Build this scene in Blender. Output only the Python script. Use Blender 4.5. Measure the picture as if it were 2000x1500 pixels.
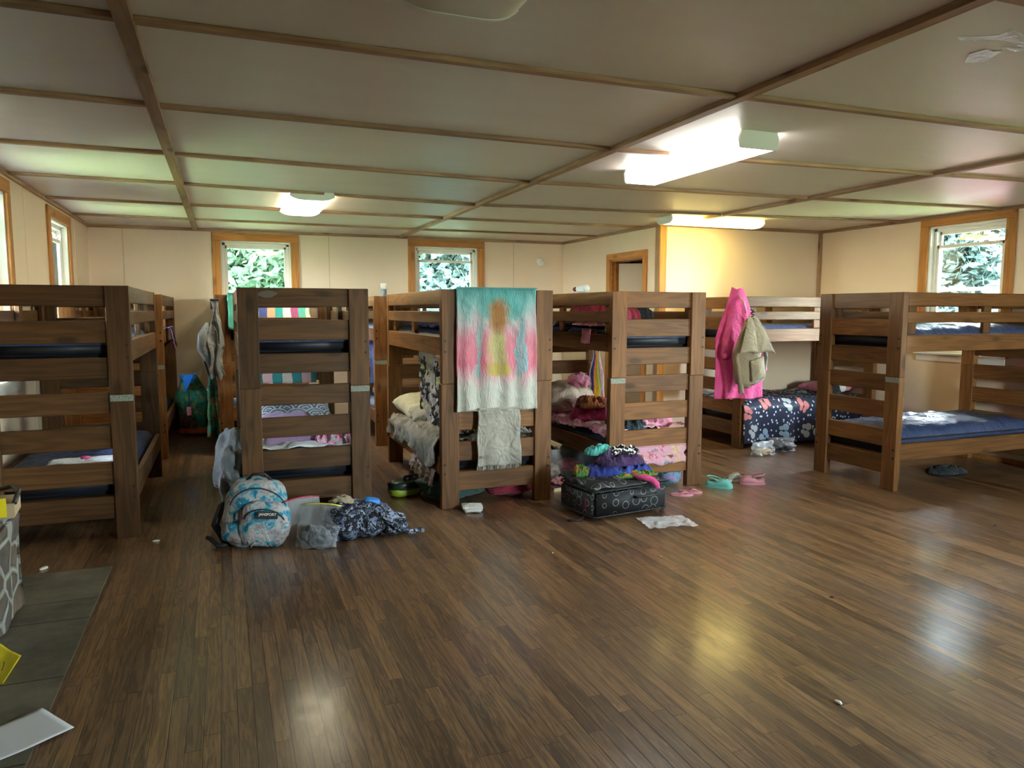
import bpy, bmesh, math, random
from mathutils import Vector, Matrix, noise
PI = math.pi
S = bpy.context.scene
for o in list(bpy.data.objects): bpy.data.objects.remove(o, do_unlink=True)
COL = S.collection

# ------------------------------------------------------------------ camera
yaw, pitch, roll = 0.37321537, 0.0994036, 0.0014947
fw = Vector((math.sin(yaw)*math.cos(pitch), math.cos(yaw)*math.cos(pitch), -math.sin(pitch)))
rt = Vector((math.cos(yaw), -math.sin(yaw), 0)); upv = rt.cross(fw)
r2 = rt*math.cos(roll)+upv*math.sin(roll); u2 = -rt*math.sin(roll)+upv*math.cos(roll)
cam = bpy.data.cameras.new('camera'); camo = bpy.data.objects.new('camera', cam); COL.objects.link(camo)
m = Matrix((r2, u2, -fw)).transposed().to_4x4(); m.translation = Vector((0, 0, 1.5)); camo.matrix_world = m
cam.sensor_fit = 'HORIZONTAL'; cam.sensor_width = 36; cam.lens = 36*1437/2000; cam.clip_start = .05
S.camera = camo
# ------------------------------------------------------------------ world, sun, exposure
w = bpy.data.worlds.new('world'); S.world = w; w.use_nodes = True
nt = w.node_tree; nt.nodes.clear()
wo = nt.nodes.new('ShaderNodeOutputWorld'); bg = nt.nodes.new('ShaderNodeBackground')
sky = nt.nodes.new('ShaderNodeTexSky'); sky.sky_type = 'NISHITA'; sky.sun_disc = False
sky.sun_elevation = math.radians(47); sky.sun_rotation = math.radians(0); sky.air_density = 1.2
hs = nt.nodes.new('ShaderNodeHueSaturation'); hs.inputs['Saturation'].default_value = .4
nt.links.new(sky.outputs[0], hs.inputs['Color']); nt.links.new(hs.outputs[0], bg.inputs[0]); nt.links.new(bg.outputs[0], wo.inputs[0])
bg.inputs[1].default_value = 7.0
sun = bpy.data.lights.new('sun', 'SUN'); sun.energy = 9; sun.angle = .01; sun.color = (1, .95, .85)
suno = bpy.data.objects.new('sun', sun); COL.objects.link(suno)
suno.rotation_euler = Vector((.42, 1.36, 1.5)).to_track_quat('Z', 'Y').to_euler()
vs = S.view_settings; vs.view_transform = 'Standard'; vs.look = 'None'; vs.gamma = 1; vs.use_curve_mapping = False
vs.exposure = 2.38
S.cycles.max_bounces = 8; S.cycles.diffuse_bounces = 5; S.cycles.sample_clamp_indirect = 6
S.cycles.use_denoising = True
def portal(x, y, z, sx, sy, d):
    l = bpy.data.lights.new('window_portal', 'AREA'); l.shape = 'RECTANGLE'; l.size = sx; l.size_y = sy; l.cycles.is_portal = True
    o = bpy.data.objects.new('window_portal', l); COL.objects.link(o); o.location = (x, y, z)
    o.rotation_euler = Vector(d).to_track_quat('-Z', 'Z').to_euler()
XL, XR, YB, YF, ZC, XD, YA = -1.47, 7.2, 10.16, -2.6, 2.522, 4.8, 7.5
# windows: name -> wall, lo, hi, z0, z1
WIN = [('back', 0.0, .86, 1.0, 2.38), ('back', 2.52, 3.44, 1.0, 2.39), ('right', 5.06, 5.92, 1.06, 2.41), ('left', 8.0, 8.88, 1.0, 2.36),
       ('left', 5.62, 6.5, 1.0, 2.36), ('right', 1.6, 2.5, 1.06, 2.41), ('front', 4.2, 5.1, 1.0, 2.38)]  # last two: unseen windows, added to fill the near room with daylight
for wl, a, b, z0, z1 in WIN:
    c, zc = (a+b)/2, (z0+z1)/2
    if wl == 'back': portal(c, YB+.12, zc, b-a, z1-z0, (0, -1, 0))
    if wl == 'front': portal(c, YF-.12, zc, b-a, z1-z0, (0, 1, 0))
    if wl == 'right': portal(XR+.12, c, zc, b-a, z1-z0, (-1, 0, 0))
    if wl == 'left': portal(XL-.12, c, zc, b-a, z1-z0, (1, 0, 0))

# ------------------------------------------------------------------ node helper + materials
class N:
    def __init__(s, name):
        s.m = bpy.data.materials.new(name); s.m.use_nodes = True; s.t = s.m.node_tree; s.t.nodes.clear()
        s.out = s.t.nodes.new('ShaderNodeOutputMaterial'); s.b = s.t.nodes.new('ShaderNodeBsdfPrincipled')
        s.t.links.new(s.b.outputs[0], s.out.inputs[0]); s.tc = s.t.nodes.new('ShaderNodeTexCoord')
        s.obj = s.tc.outputs['Object']; s.uv = s.tc.outputs['UV']; s.gen = s.tc.outputs['Generated']
    def nd(s, typ, **k):
        n = s.t.nodes.new(typ)
        for a, b in k.items(): setattr(n, a, b)
        return n
    def put(s, sock, v):
        if v is None: return
        if hasattr(v, 'links'): s.t.links.new(v, sock)
        elif isinstance(v, (tuple, list)) and len(v) == 3 and sock.type == 'RGBA': sock.default_value = (*v, 1)
        else: sock.default_value = v
    def ma(s, op, a, b=None, c=None):
        n = s.nd('ShaderNodeMath', operation=op)
        for i, v in enumerate((a, b, c)): s.put(n.inputs[i], v)
        return n.outputs[0]
    def vm(s, op, a, b=None):
        n = s.nd('ShaderNodeVectorMath', operation=op); s.put(n.inputs[0], a); s.put(n.inputs[1], b)
        return n.outputs['Value'] if op in ('LENGTH', 'DISTANCE') else n.outputs[0]
    def sep(s, v):
        n = s.nd('ShaderNodeSeparateXYZ'); s.put(n.inputs[0], v); return n.outputs[0], n.outputs[1], n.outputs[2]
    def comb(s, x=0., y=0., z=0.):
        n = s.nd('ShaderNodeCombineXYZ'); s.put(n.inputs[0], x); s.put(n.inputs[1], y); s.put(n.inputs[2], z); return n.outputs[0]
    def mp(s, v, sc=(1, 1, 1), lo=(0, 0, 0), ro=(0, 0, 0)):
        n = s.nd('ShaderNodeMapping'); s.put(n.inputs[0], v); n.inputs['Scale'].default_value = sc; n.inputs['Location'].default_value = lo; n.inputs['Rotation'].default_value = ro
        return n.outputs[0]
    def noi(s, v, sc=5., de=4., ro=.55, di=0.):
        n = s.nd('ShaderNodeTexNoise'); s.put(n.inputs['Vector'], v); s.put(n.inputs['Scale'], sc); n.inputs['Detail'].default_value = de
        n.inputs['Roughness'].default_value = ro; n.inputs['Distortion'].default_value = di; return n.outputs[0]
    def wn(s, v):
        n = s.nd('ShaderNodeTexWhiteNoise', noise_dimensions='3D'); s.put(n.inputs['Vector'], v); return n.outputs['Value']
    def vor(s, v, sc=5., rnd=1., dim='3D', feat='F1'):
        n = s.nd('ShaderNodeTexVoronoi', voronoi_dimensions=dim, feature=feat); s.put(n.inputs['Vector'], v); n.inputs['Scale'].default_value = sc
        n.inputs['Randomness'].default_value = rnd; return n
    def ramp(s, f, st, it='LINEAR'):
        n = s.nd('ShaderNodeValToRGB'); s.put(n.inputs[0], f); cr = n.color_ramp; cr.interpolation = it
        while len(cr.elements) < len(st): cr.elements.new(.5)
        for e, (p, c) in zip(cr.elements, st):
            e.position = p; e.color = (*c, 1) if isinstance(c, tuple) else (c, c, c, 1)
        return n.outputs[0]
    def mix(s, f, a, b, bl='MIX'):
        n = s.nd('ShaderNodeMix', data_type='RGBA', blend_type=bl); s.put(n.inputs[0], f); s.put(n.inputs[6], a); s.put(n.inputs[7], b)
        return n.outputs[2]
    def bump(s, h, st=.3, d=.01, nrm=None):
        n = s.nd('ShaderNodeBump'); n.inputs['Strength'].default_value = st; n.inputs['Distance'].default_value = d; s.put(n.inputs['Height'], h)
        if nrm is not None: s.put(n.inputs['Normal'], nrm)
        s.put(s.b.inputs['Normal'], n.outputs[0]); return n.outputs[0]
    def fin(s, col=None, rough=.6, spec=None, **k):
        s.put(s.b.inputs['Base Color'], col); s.put(s.b.inputs['Roughness'], rough)
        if spec is not None: s.put(s.b.inputs['Specular IOR Level'], spec)
        for a, b in k.items(): s.put(s.b.inputs[a.replace('_', ' ')], b)
        return s.m

def wood(name, c0, c1, knots=.6, rough=.5, rnd=.35, seam=False):
    n = N(name); oi = n.nd('ShaderNodeObjectInfo').outputs['Random']
    off = n.comb(n.ma('MULTIPLY', oi, 17.3), n.ma('MULTIPLY', oi, 5.1), n.ma('MULTIPLY', oi, 9.7))
    v = n.vm('ADD', n.obj, off)
    warp = n.noi(n.mp(v, (1.2, 5, 5)), 1.6, 2, .5)
    st = n.mp(v, (.55, 11, 11))
    fine = n.noi(n.mp(v, (3, 120, 120)), 1., 3, .6)
    x, y, z = n.sep(st)
    rings = n.ma('SINE', n.ma('MULTIPLY', n.ma('ADD', n.noi(st, .75, 2, .5, .4), n.ma('MULTIPLY', warp, .35)), 46.))
    f = n.ma('ADD', n.ma('MULTIPLY', rings, .10), n.ma('MULTIPLY', fine, .42))
    f = n.ma('ADD', f, n.ma('MULTIPLY', warp, .35))
    col = n.ramp(f, [(.12, c0), (.62, c1)])
    k = n.vor(n.mp(v, (2.2, 6, 6)), 1., 1.).outputs['Distance']
    kn = n.ramp(k, [(.09, 1.), (.19, 0.)])
    col = n.mix(n.ma('MULTIPLY', kn, knots), col, (c0[0]*.3, c0[1]*.25, c0[2]*.22))
    col = n.mix(1., col, n.ramp(n.wn(off), [(0., 1-rnd), (1., 1+rnd*.35)]), 'MULTIPLY')
    n.bump(f, .12, .004)
    return n.fin(col, n.ma('ADD', rough-.08, n.ma('MULTIPLY', fine, .2)), .25)

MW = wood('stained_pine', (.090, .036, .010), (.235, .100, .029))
MWD = wood('shaded_stained_pine', (.046, .021, .007), (.125, .056, .018))  # same bunk wood, darkened: backlit shade of two bunks painted into the colour
MP_ = wood('varnished_pine_trim', (.34, .13, .03), (.60, .26, .065), .5, .4, .15)
MB_ = wood('ceiling_batten_pine', (.27, .145, .08), (.50, .31, .18), .75, .5, .3)

def flat(name, c, rough=.7, spec=None, bs=0., bd=.002, **k):
    n = N(name)
    if bs: n.bump(n.noi(n.obj, bs, 4), .3, bd)
    return n.fin(c, rough, spec, **k)

def cloth(name, c, c2=None, sc=6., rough=.9, weave=350.):
    n = N(name); f = n.noi(n.obj, sc, 3)
    col = n.mix(n.ramp(f, [(.35, 0.), (.65, 1.)]), c, c2 or tuple(q*.75 for q in c))
    cr = n.noi(n.mp(n.obj, (1, 1.4, .8), (0, 0, 0), (.4, .3, .8)), 9., 2.5, .5, 1.2); cr = n.ma('ABSOLUTE', n.ma('SUBTRACT', cr, .5))
    n.bump(n.ma('ADD', cr, n.ma('MULTIPLY', n.noi(n.obj, weave, 2), .03)), .8, .035)
    return n.fin(col, rough, .2, Sheen_Weight=.15)

def m_floor():
    n = N('worn_oak_strip_floor'); x, y, z = n.sep(n.obj); W = .058
    xs = n.ma('DIVIDE', x, W); row = n.ma('FLOOR', xs); fx = n.ma('FRACT', xs)
    r1 = n.wn(n.comb(row, 3., 1.)); yy = n.ma('ADD', n.ma('DIVIDE', y, .95), n.ma('MULTIPLY', r1, 9.)); bd = n.ma('FLOOR', yy); fy = n.ma('FRACT', yy)
    r2 = n.wn(n.comb(row, bd, 7.)); r3 = n.wn(n.comb(row, bd, 2.))
    gv = n.comb(n.ma('ADD', n.ma('MULTIPLY', x, 26.), n.ma('MULTIPLY', r2, 40.)), n.ma('ADD', n.ma('MULTIPLY', y, 1.7), n.ma('MULTIPLY', r3, 30.)), 0.)
    g = n.noi(gv, 1., 4, .6, 1.2); g2 = n.noi(n.comb(n.ma('MULTIPLY', x, 160.), n.ma('MULTIPLY', y, 5.), r2), 1., 3)
    rg = n.ma('SINE', n.ma('MULTIPLY', g, 30.))
    f = n.ma('ADD', n.ma('ADD', n.ma('MULTIPLY', g2, .5), n.ma('MULTIPLY', rg, .2)), n.ma('MULTIPLY', n.ma('SUBTRACT', r2, .5), .48))
    col = n.ramp(f, [(-.1, (.062, .031, .015)), (.2, (.128, .064, .028)), (.45, (.195, .102, .043)), (.8, (.33, .175, .072))])
    big = n.noi(n.mp(n.obj, (1, .45, 1)), 1.3, 4, .6)
    col = n.mix(n.ramp(big, [(.45, 0.), (.72, .55)]), col, (.205, .122, .068))
    dk = n.noi(n.mp(n.obj, (1.6, .3, 1), (5, 2, 0)), 2.2, 5, .65)
    col = n.mix(n.ramp(dk, [(.50, 0.), (.72, .38)]), col, (.055, .032, .018))
    e = n.ma('MINIMUM', fx, n.ma('SUBTRACT', 1., fx)); gap = n.ramp(e, [(.0, 1.), (.045, 0.)])
    ge = n.ramp(fy, [(.0, 1.), (.004, 0.)]); gap = n.ma('MAXIMUM', gap, ge)
    col = n.mix(n.ma('MULTIPLY', gap, .8), col, (.012, .007, .004))
    cup = n.ma('MULTIPLY', n.ma('POWER', n.ma('ABSOLUTE', n.ma('SUBTRACT', fx, .5)), 2.), n.ma('ADD', .6, n.ma('MULTIPLY', r3, 1.3)))
    h = n.ma('ADD', n.ma('SUBTRACT', n.ma('MULTIPLY', cup, 1.4), n.ma('MULTIPLY', gap, .8)), n.ma('MULTIPLY', g2, .12))
    h = n.ma('ADD', h, n.ma('MULTIPLY', n.noi(n.mp(n.obj, (14, 3, 1)), 1., 3), .5))
    n.bump(h, .5, .0024)
    rough = n.ma('ADD', n.ma('MULTIPLY', n.ramp(big, [(.35, 0.), (.7, 1.)]), .16), n.ma('ADD', .17, n.ma('MULTIPLY', n.ma('ADD', r2, g2), .07)))
    return n.fin(col, n.ma('ADD', rough, .12), .4, Coat_Weight=.6, Coat_Roughness=n.ma('ADD', .08, n.ma('MULTIPLY', n.noi(n.mp(n.obj, (1, .5, 1)), 14., 5, .7), .22)))
MF = m_floor()

def m_ceiling():
    n = N('painted_ceiling_panel'); f = n.noi(n.mp(n.obj, (.35, 2.5, 1)), 2., 5, .6)
    col = n.mix(f, (.70, .625, .57), (.80, .725, .67))
    sc = n.noi(n.mp(n.obj, (2, 30, 1), (0, 0, 0), (0, 0, .3)), 3., 3)
    col = n.mix(n.ramp(sc, [(.70, 0.), (.78, .3)]), col, (.8, .8, .76))
    n.bump(n.noi(n.mp(n.obj, (.6, 4, 1)), 2.5, 4), .35, .01)
    return n.fin(col, .40, .35)
MC = m_ceiling()
def m_wall():
    n = N('cream_panel_wall'); f = n.noi(n.obj, 1.5, 3)
    col = n.mix(f, (.73, .57, .42), (.79, .63, .48))
    n.bump(n.noi(n.obj, 60., 3), .12, .002, None)
    return n.fin(col, .45, .45)
MWL = m_wall()
M_white = flat('white_vinyl', (.78, .76, .70), .4)
M_metal = flat('white_fixture_metal', (.72, .74, .70), .45)
M_bolt = flat('dark_bolt', (.03, .022, .018), .5, Metallic=.6)
M_black = flat('black_nylon', (.012, .012, .014), .6, bs=200)
M_blackp = flat('black_plastic', (.015, .015, .016), .3)
def m_emit(name, c, st):
    n = N(name); n.b.inputs['Emission Color'].default_value = (*c, 1); n.b.inputs['Emission Strength'].default_value = st
    return n.fin((.85, .85, .8), .4)
M_l1 = m_emit('lit_diffuser_cool', (1, .97, .90), 2.8); M_l2 = m_emit('lit_diffuser_warm', (1, .80, .24), 3.8); M_l3 = m_emit('lit_diffuser_ivory', (1, .90, .62), 6.5)
M_off = flat('unlit_diffuser', (.62, .58, .48), .35)
def m_glass():
    n = N('window_glass'); g = n.nd('ShaderNodeBsdfGlossy'); g.inputs['Roughness'].default_value = .03
    t = n.nd('ShaderNodeBsdfTransparent'); t.inputs[0].default_value = (.93, .97, .96, 1)
    fr = n.nd('ShaderNodeFresnel'); fr.inputs[0].default_value = 1.35
    mx = n.nd('ShaderNodeMixShader'); n.put(mx.inputs[0], fr.outputs[0]); n.put(mx.inputs[2], g.outputs[0])
    tl = n.nd('ShaderNodeBsdfTranslucent'); tl.inputs[0].default_value = (.8, .88, .9, 1); hz = n.nd('ShaderNodeMixShader'); hz.inputs[0].default_value = 0.
    n.put(hz.inputs[1], t.outputs[0]); n.put(hz.inputs[2], tl.outputs[0]); n.put(mx.inputs[1], hz.outputs[0])
    n.t.links.new(mx.outputs[0], n.out.inputs[0]); return n.m
M_glass = m_glass()
def m_poly(name, tint=(.95, .96, .97), milk=.22):
    n = N(name); t = n.nd('ShaderNodeBsdfTransparent'); t.inputs[0].default_value = (*tint, 1)
    n.fin((.8, .82, .84), .18, .8); n.bump(n.noi(n.obj, 22., 4, .6, 1.), .6, .01)
    lw = n.nd('ShaderNodeLayerWeight'); lw.inputs[0].default_value = .35
    mx = n.nd('ShaderNodeMixShader'); n.put(mx.inputs[0], n.ma('ADD', milk, n.ma('MULTIPLY', lw.outputs[1], .45)))
    n.put(mx.inputs[1], t.outputs[0]); n.put(mx.inputs[2], n.b.outputs[0]); n.t.links.new(mx.outputs[0], n.out.inputs[0]); return n.m
M_poly = m_poly('clear_plastic_film', milk=.13)
def m_vinyl():
    n = N('navy_vinyl'); f = n.noi(n.mp(n.obj, (2, 5, 1), (0, 0, 0), (0, 0, .5)), 3.5, 4, .55, 1.4)
    n.bump(f, .6, .03); return n.fin(n.mix(n.noi(n.obj, 3.), (.028, .045, .115), (.04, .062, .15)), .36, .5)
M_vinyl = m_vinyl()
M_vside = flat('dark_mattress_side', (.012, .014, .022), .55)
M_grey = cloth('grey_jersey', (.20, .21, .225), (.13, .14, .15))
M_taupe = cloth('taupe_sheet', (.30, .27, .225), (.20, .18, .155))
M_lgrey = cloth('pale_grey_terry', (.34, .32, .27), (.29, .27, .23))
M_cream = cloth('cream_pillowcase', (.55, .52, .36), (.46, .43, .30))
M_char = cloth('charcoal_cotton', (.035, .038, .042), (.02, .022, .024))
M_pink = cloth('hot_pink_fleece', (.70, .095, .26), (.58, .06, .20))
M_lpink = cloth('light_pink_cotton', (.78, .33, .42), (.68, .24, .35))
M_red = cloth('dark_red_blanket', (.33, .03, .055), (.20, .02, .04))
M_white_c = cloth('white_cotton', (.75, .74, .72), (.66, .65, .63))
M_purple = cloth('lilac_plush', (.44, .30, .48), (.36, .24, .42))
M_dpurple = cloth('deep_purple_fabric', (.06, .025, .09), (.03, .015, .05))
M_blue = cloth('royal_blue_towel', (.03, .05, .26), (.02, .03, .17))
M_mint = cloth('mint_fabric', (.09, .40, .35), (.06, .30, .27))
M_teal = cloth('dark_teal_nylon', (.035, .10, .095), (.02, .065, .06), rough=.6)
M_dteal = cloth('black_teal_shirt', (.03, .06, .07), (.015, .02, .025))
M_plush = cloth('cream_plush', (.62, .52, .40), (.55, .42, .34), weave=120.)
M_plushp = cloth('pink_plush', (.62, .22, .30), (.5, .16, .24), weave=120.)
M_khaki = cloth('khaki_canvas', (.36, .29, .19), (.30, .24, .16))
M_maroon = cloth('maroon_knit', (.12, .015, .03), (.08, .01, .02))
M_orange = cloth('orange_cotton', (.70, .16, .05), (.5, .10, .03))
M_skyb = cloth('bright_blue_lining', (.02, .22, .75), (.015, .16, .6))
M_brownhair = cloth('amber_brown_fleece', (.38, .12, .03), (.20, .05, .015))

def m_multi(name, cols, sc=9., dim=.6, edge=None):
    n = N(name); v = n.vor(n.vm('ADD', n.obj, n.comb(n.noi(n.obj, 7.), n.noi(n.mp(n.obj, lo=(4, 4, 4)), 7.), 0.)), sc, 1.)
    r = n.sep(v.outputs['Color'])[0]; k = len(cols)
    col = n.ramp(r, [(i/k, c) for i, c in enumerate(cols)], 'CONSTANT')
    n.bump(n.ma('ABSOLUTE', n.ma('SUBTRACT', n.noi(n.mp(n.obj, (1, 1.4, .8), (0, 0, 0), (.4, .3, .8)), 9., 2.5, .5, 1.2), .5)), .7, .03); return n.fin(col, .85, .2)
M_floral = m_multi('tropical_floral_print', [(.02, .13, .08), (.03, .18, .10), (.02, .16, .15), (.02, .10, .07), (.03, .15, .08), (.30, .09, .04), (.10, .18, .07), (.02, .14, .09)], 11.)
M_black_floral = m_multi('black_white_floral_print', [(.012, .013, .018), (.16, .19, .27), (.02, .022, .03), (.30, .33, .42), (.015, .015, .02), (.09, .11, .17)], 24.)
M_cow = m_multi('black_white_patch_print', [(.01, .01, .01), (.8, .8, .78), (.01, .01, .01)], 22.)
M_beach = m_multi('mixed_print_clothes', [(.05, .08, .2), (.6, .6, .62), (.7, .45, .1), (.04, .04, .05), (.6, .3, .3)], 20.)
M_pinkp = m_multi('pink_print_cotton', [(.8, .45, .5), (.75, .2, .32), (.85, .7, .7), (.7, .3, .4), (.8, .5, .55)], 12.)
M_pinkgrey = m_multi('pink_grey_print', [(.75, .2, .4), (.55, .55, .55), (.06, .06, .07), (.8, .3, .45), (.4, .42, .42)], 10.)
M_camo = m_multi('grey_black_leaf_print', [(.42, .40, .38), (.02, .02, .02), (.45, .43, .40), (.05, .05, .05), (.40, .38, .36), (.5, .47, .2), (.44, .40, .42)], 7.)
M_greenp = m_multi('green_orange_print', [(.05, .18, .03), (.03, .13, .05), (.35, .12, .03), (.06, .22, .05), (.04, .16, .04)], 16.)
M_candy = m_multi('pale_pink_candy_print', [(.55, .29, .36)]*9+[(.12, .22, .35), (.5, .12, .13), (.55, .38, .2)]+[(.55, .29, .36)]*5, 14.)

def m_tie():
    n = N('blue_white_tie_dye'); v = n.vm('ADD', n.mp(n.obj, (1.3, 1.3, 1)), n.comb(n.noi(n.obj, 6.), n.noi(n.mp(n.obj, lo=(3, 1, 2)), 6.), 0.))
    f = n.noi(v, 6.5, 2.5, .55)
    col = n.ramp(f, [(.36, (.015, .16, .26)), (.44, (.07, .27, .36)), (.50, (.36, .38, .38)), (.58, (.40, .35, .34)), (.66, (.20, .20, .22)), (.74, (.36, .34, .33))])
    n.bump(n.ma('ABSOLUTE', n.ma('SUBTRACT', n.noi(n.mp(n.obj, (1, 1.4, .8), (0, 0, 0), (.4, .3, .8)), 9., 2.5, .5, 1.2), .5)), .7, .03); return n.fin(col, .8, .2)
M_tie = m_tie()
def m_stripes(name, cols, sc, axis='x', warp=.04, sm=False):
    n = N(name); x, y, z = n.sep(n.uv); a = {'x': x, 'y': y}[axis]
    f = n.ma('FRACT', n.ma('MULTIPLY', n.ma('ADD', a, n.ma('MULTIPLY', n.noi(n.obj, 6.), warp)), sc)); k = len(cols)
    col = n.ramp(f, [(i/k, c) for i, c in enumerate(cols)], 'LINEAR' if sm else 'CONSTANT')
    n.bump(n.ma('ABSOLUTE', n.ma('SUBTRACT', n.noi(n.mp(n.obj, (1, 1.4, .8), (0, 0, 0), (.4, .3, .8)), 9., 2.5, .5, 1.2), .5)), .7, .03); return n.fin(col, .85, .2)
M_quilt = m_stripes('striped_quilt', [(.10, .40, .32), (.55, .55, .45), (.55, .16, .14), (.60, .55, .10), (.08, .10, .30), (.62, .35, .22), (.05, .35, .32), (.65, .60, .55), (.35, .08, .18)], 1.15)
M_rainbow = m_stripes('rainbow_striped_towel', [(.75, .75, .75), (.04, .08, .3), (.7, .12, .1), (.8, .5, .05), (.55, .5, .08), (.1, .3, .15), (.7, .25, .4)], 1.0, 'x', .1)
M_plaid = m_stripes('teal_pink_check', [(.02, .13, .14), (.40, .25, .27), (.02, .13, .14), (.33, .28, .28)], 1.6)

def m_towel():
    n = N('pink_teal_beach_towel_print'); x, y, z = n.sep(n.uv); y = n.ma('DIVIDE', n.ma('SUBTRACT', y, .31), .69)
    w1 = n.ma('MULTIPLY', n.ma('SUBTRACT', n.noi(n.mp(n.uv, (3, 1.2, 1)), 3., 5, .65), .5), .42)
    f = n.ma('ADD', y, w1)
    col = n.ramp(f, [(0., (.10, .30, .30)), (.14, (.20, .38, .38)), (.27, (.40, .38, .40)), (.40, (.50, .20, .26)), (.62, (.52, .15, .21)), (.72, (.48, .32, .34)), (.80, (.42, .42, .38)), (1., (.42, .41, .36))])
    def blob(cx, cy, rx, ry, c, base, soft=.35):
        dx = n.ma('DIVIDE', n.ma('SUBTRACT', n.ma('ADD', x, n.ma('MULTIPLY', w1, .8)), cx), rx); dy = n.ma('DIVIDE', n.ma('SUBTRACT', y, cy), ry)
        d = n.ma('ADD', n.ma('POWER', n.ma('ABSOLUTE', dx), 2.), n.ma('POWER', n.ma('ABSOLUTE', dy), 2.4))
        return n.mix(n.ramp(d, [(1-soft, 1.), (1., 0.)]), base, c)
    col = blob(.26, .5, .035, .27, (.26, .35, .36), col); col = blob(.80, .47, .055, .27, (.23, .33, .37), col)
    col = blob(.54, .14, .30, .16, (.10, .33, .33), col, .6)
    col = blob(.5, .50, .15, .22, (.40, .36, .17), col, .75); col = blob(.52, .22, .17, .17, (.30, .15, .06), col, .8); 
    col = blob(.5, .66, .18, .07, (.38, .30, .09), col, .7)
    cr = n.ma('ABSOLUTE', n.ma('SUBTRACT', n.noi(n.mp(n.uv, (9, 5, 1)), 1.6, 4, .6, 1.5), .5))
    n.bump(n.ma('ADD', cr, n.ma('MULTIPLY', n.noi(n.uv, 90., 3), .05)), .6, .03); return n.fin(col, .92, .15, Sheen_Weight=.1)
M_towel = m_towel()

def m_butterfly():
    n = N('navy_butterfly_print'); uv = n.mp(n.uv, (1, 1, 1))
    v = n.vor(uv, 3.8, .5, '2D'); loc = n.vm('SUBTRACT', n.mp(uv, (3.8, 3.8, 0)), n.vm('MULTIPLY', v.outputs['Position'], (3.8, 3.8, 0)))
    r = n.sep(v.outputs['Color'])[0]; r2 = n.sep(v.outputs['Color'])[1]
    rot = n.nd('ShaderNodeVectorRotate', rotation_type='Z_AXIS'); n.put(rot.inputs['Vector'], loc); n.put(rot.inputs['Angle'], n.ma('MULTIPLY', r2, 5.))
    x, y, z = n.sep(rot.outputs[0]); ax = n.ma('ABSOLUTE', x)
    def ell(cx, cy, rx, ry):
        a = n.ma('POWER', n.ma('ABSOLUTE', n.ma('DIVIDE', n.ma('SUBTRACT', ax, cx), rx)), 2.); b = n.ma('POWER', n.ma('ABSOLUTE', n.ma('DIVIDE', n.ma('SUBTRACT', y, cy), ry)), 2.)
        return n.ma('LESS_THAN', n.ma('ADD', a, b), 1.)
    b = n.ma('MAXIMUM', ell(.14, .10, .13, .15), ell(.10, -.10, .085, .11))
    c = n.ramp(r, [(0, (.30, .42, .50)), (.38, (.62, .19, .17)), (.74, (.40, .42, .42))], 'CONSTANT')
    dots = n.vor(uv, 16., 1., '2D').outputs['Distance']
    far = n.ma('GREATER_THAN', v.outputs['Distance'], .33)
    d = n.ma('MULTIPLY', n.ma('LESS_THAN', dots, .17), far)
    col = n.mix(d, (.010, .013, .040), (.6, .65, .7)); col = n.mix(b, col, c)
    n.bump(n.noi(n.obj, 30., 3), .3, .004); return n.fin(col, .6, .4)
M_bfly = m_butterfly()
def m_scallop():
    n = N('scallop_print_pillowcase'); x, y, z = n.sep(n.mp(n.uv, (4, 5.5, 1)))
    row = n.ma('FLOOR', y); xx = n.ma('ADD', x, n.ma('MULTIPLY', n.ma('MODULO', row, 2.), .5))
    dx = n.ma('SUBTRACT', n.ma('FRACT', xx), .5); dy = n.ma('FRACT', y)
    d = n.ma('SQRT', n.ma('ADD', n.ma('POWER', dx, 2.), n.ma('POWER', n.ma('MULTIPLY', dy, .6), 2.)))
    s = n.ma('GREATER_THAN', n.ma('SINE', n.ma('MULTIPLY', d, 30.)), .35)
    return n.fin(n.mix(s, (.42, .44, .48), (.07, .09, .13)), .85)
M_scallop = m_scallop()
def m_case():
    n = N('black_circle_print_nylon'); d = n.vor(n.uv, 12., .55, '2D'); dd = d.outputs['Distance']; r = n.sep(d.outputs['Color'])[0]
    rad = n.ma('ADD', .16, n.ma('MULTIPLY', r, .24)); ring = n.ma('LESS_THAN', n.ma('ABSOLUTE', n.ma('SUBTRACT', dd, rad)), .032)
    ring = n.ma('MULTIPLY', ring, n.ma('GREATER_THAN', n.sep(d.outputs['Color'])[1], .25))
    n.bump(n.noi(n.obj, 250., 2), .2, .001)
    return n.fin(n.mix(ring, (.010, .010, .011), (.17, .175, .17)), .6, .4)
M_case = m_case()
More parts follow.
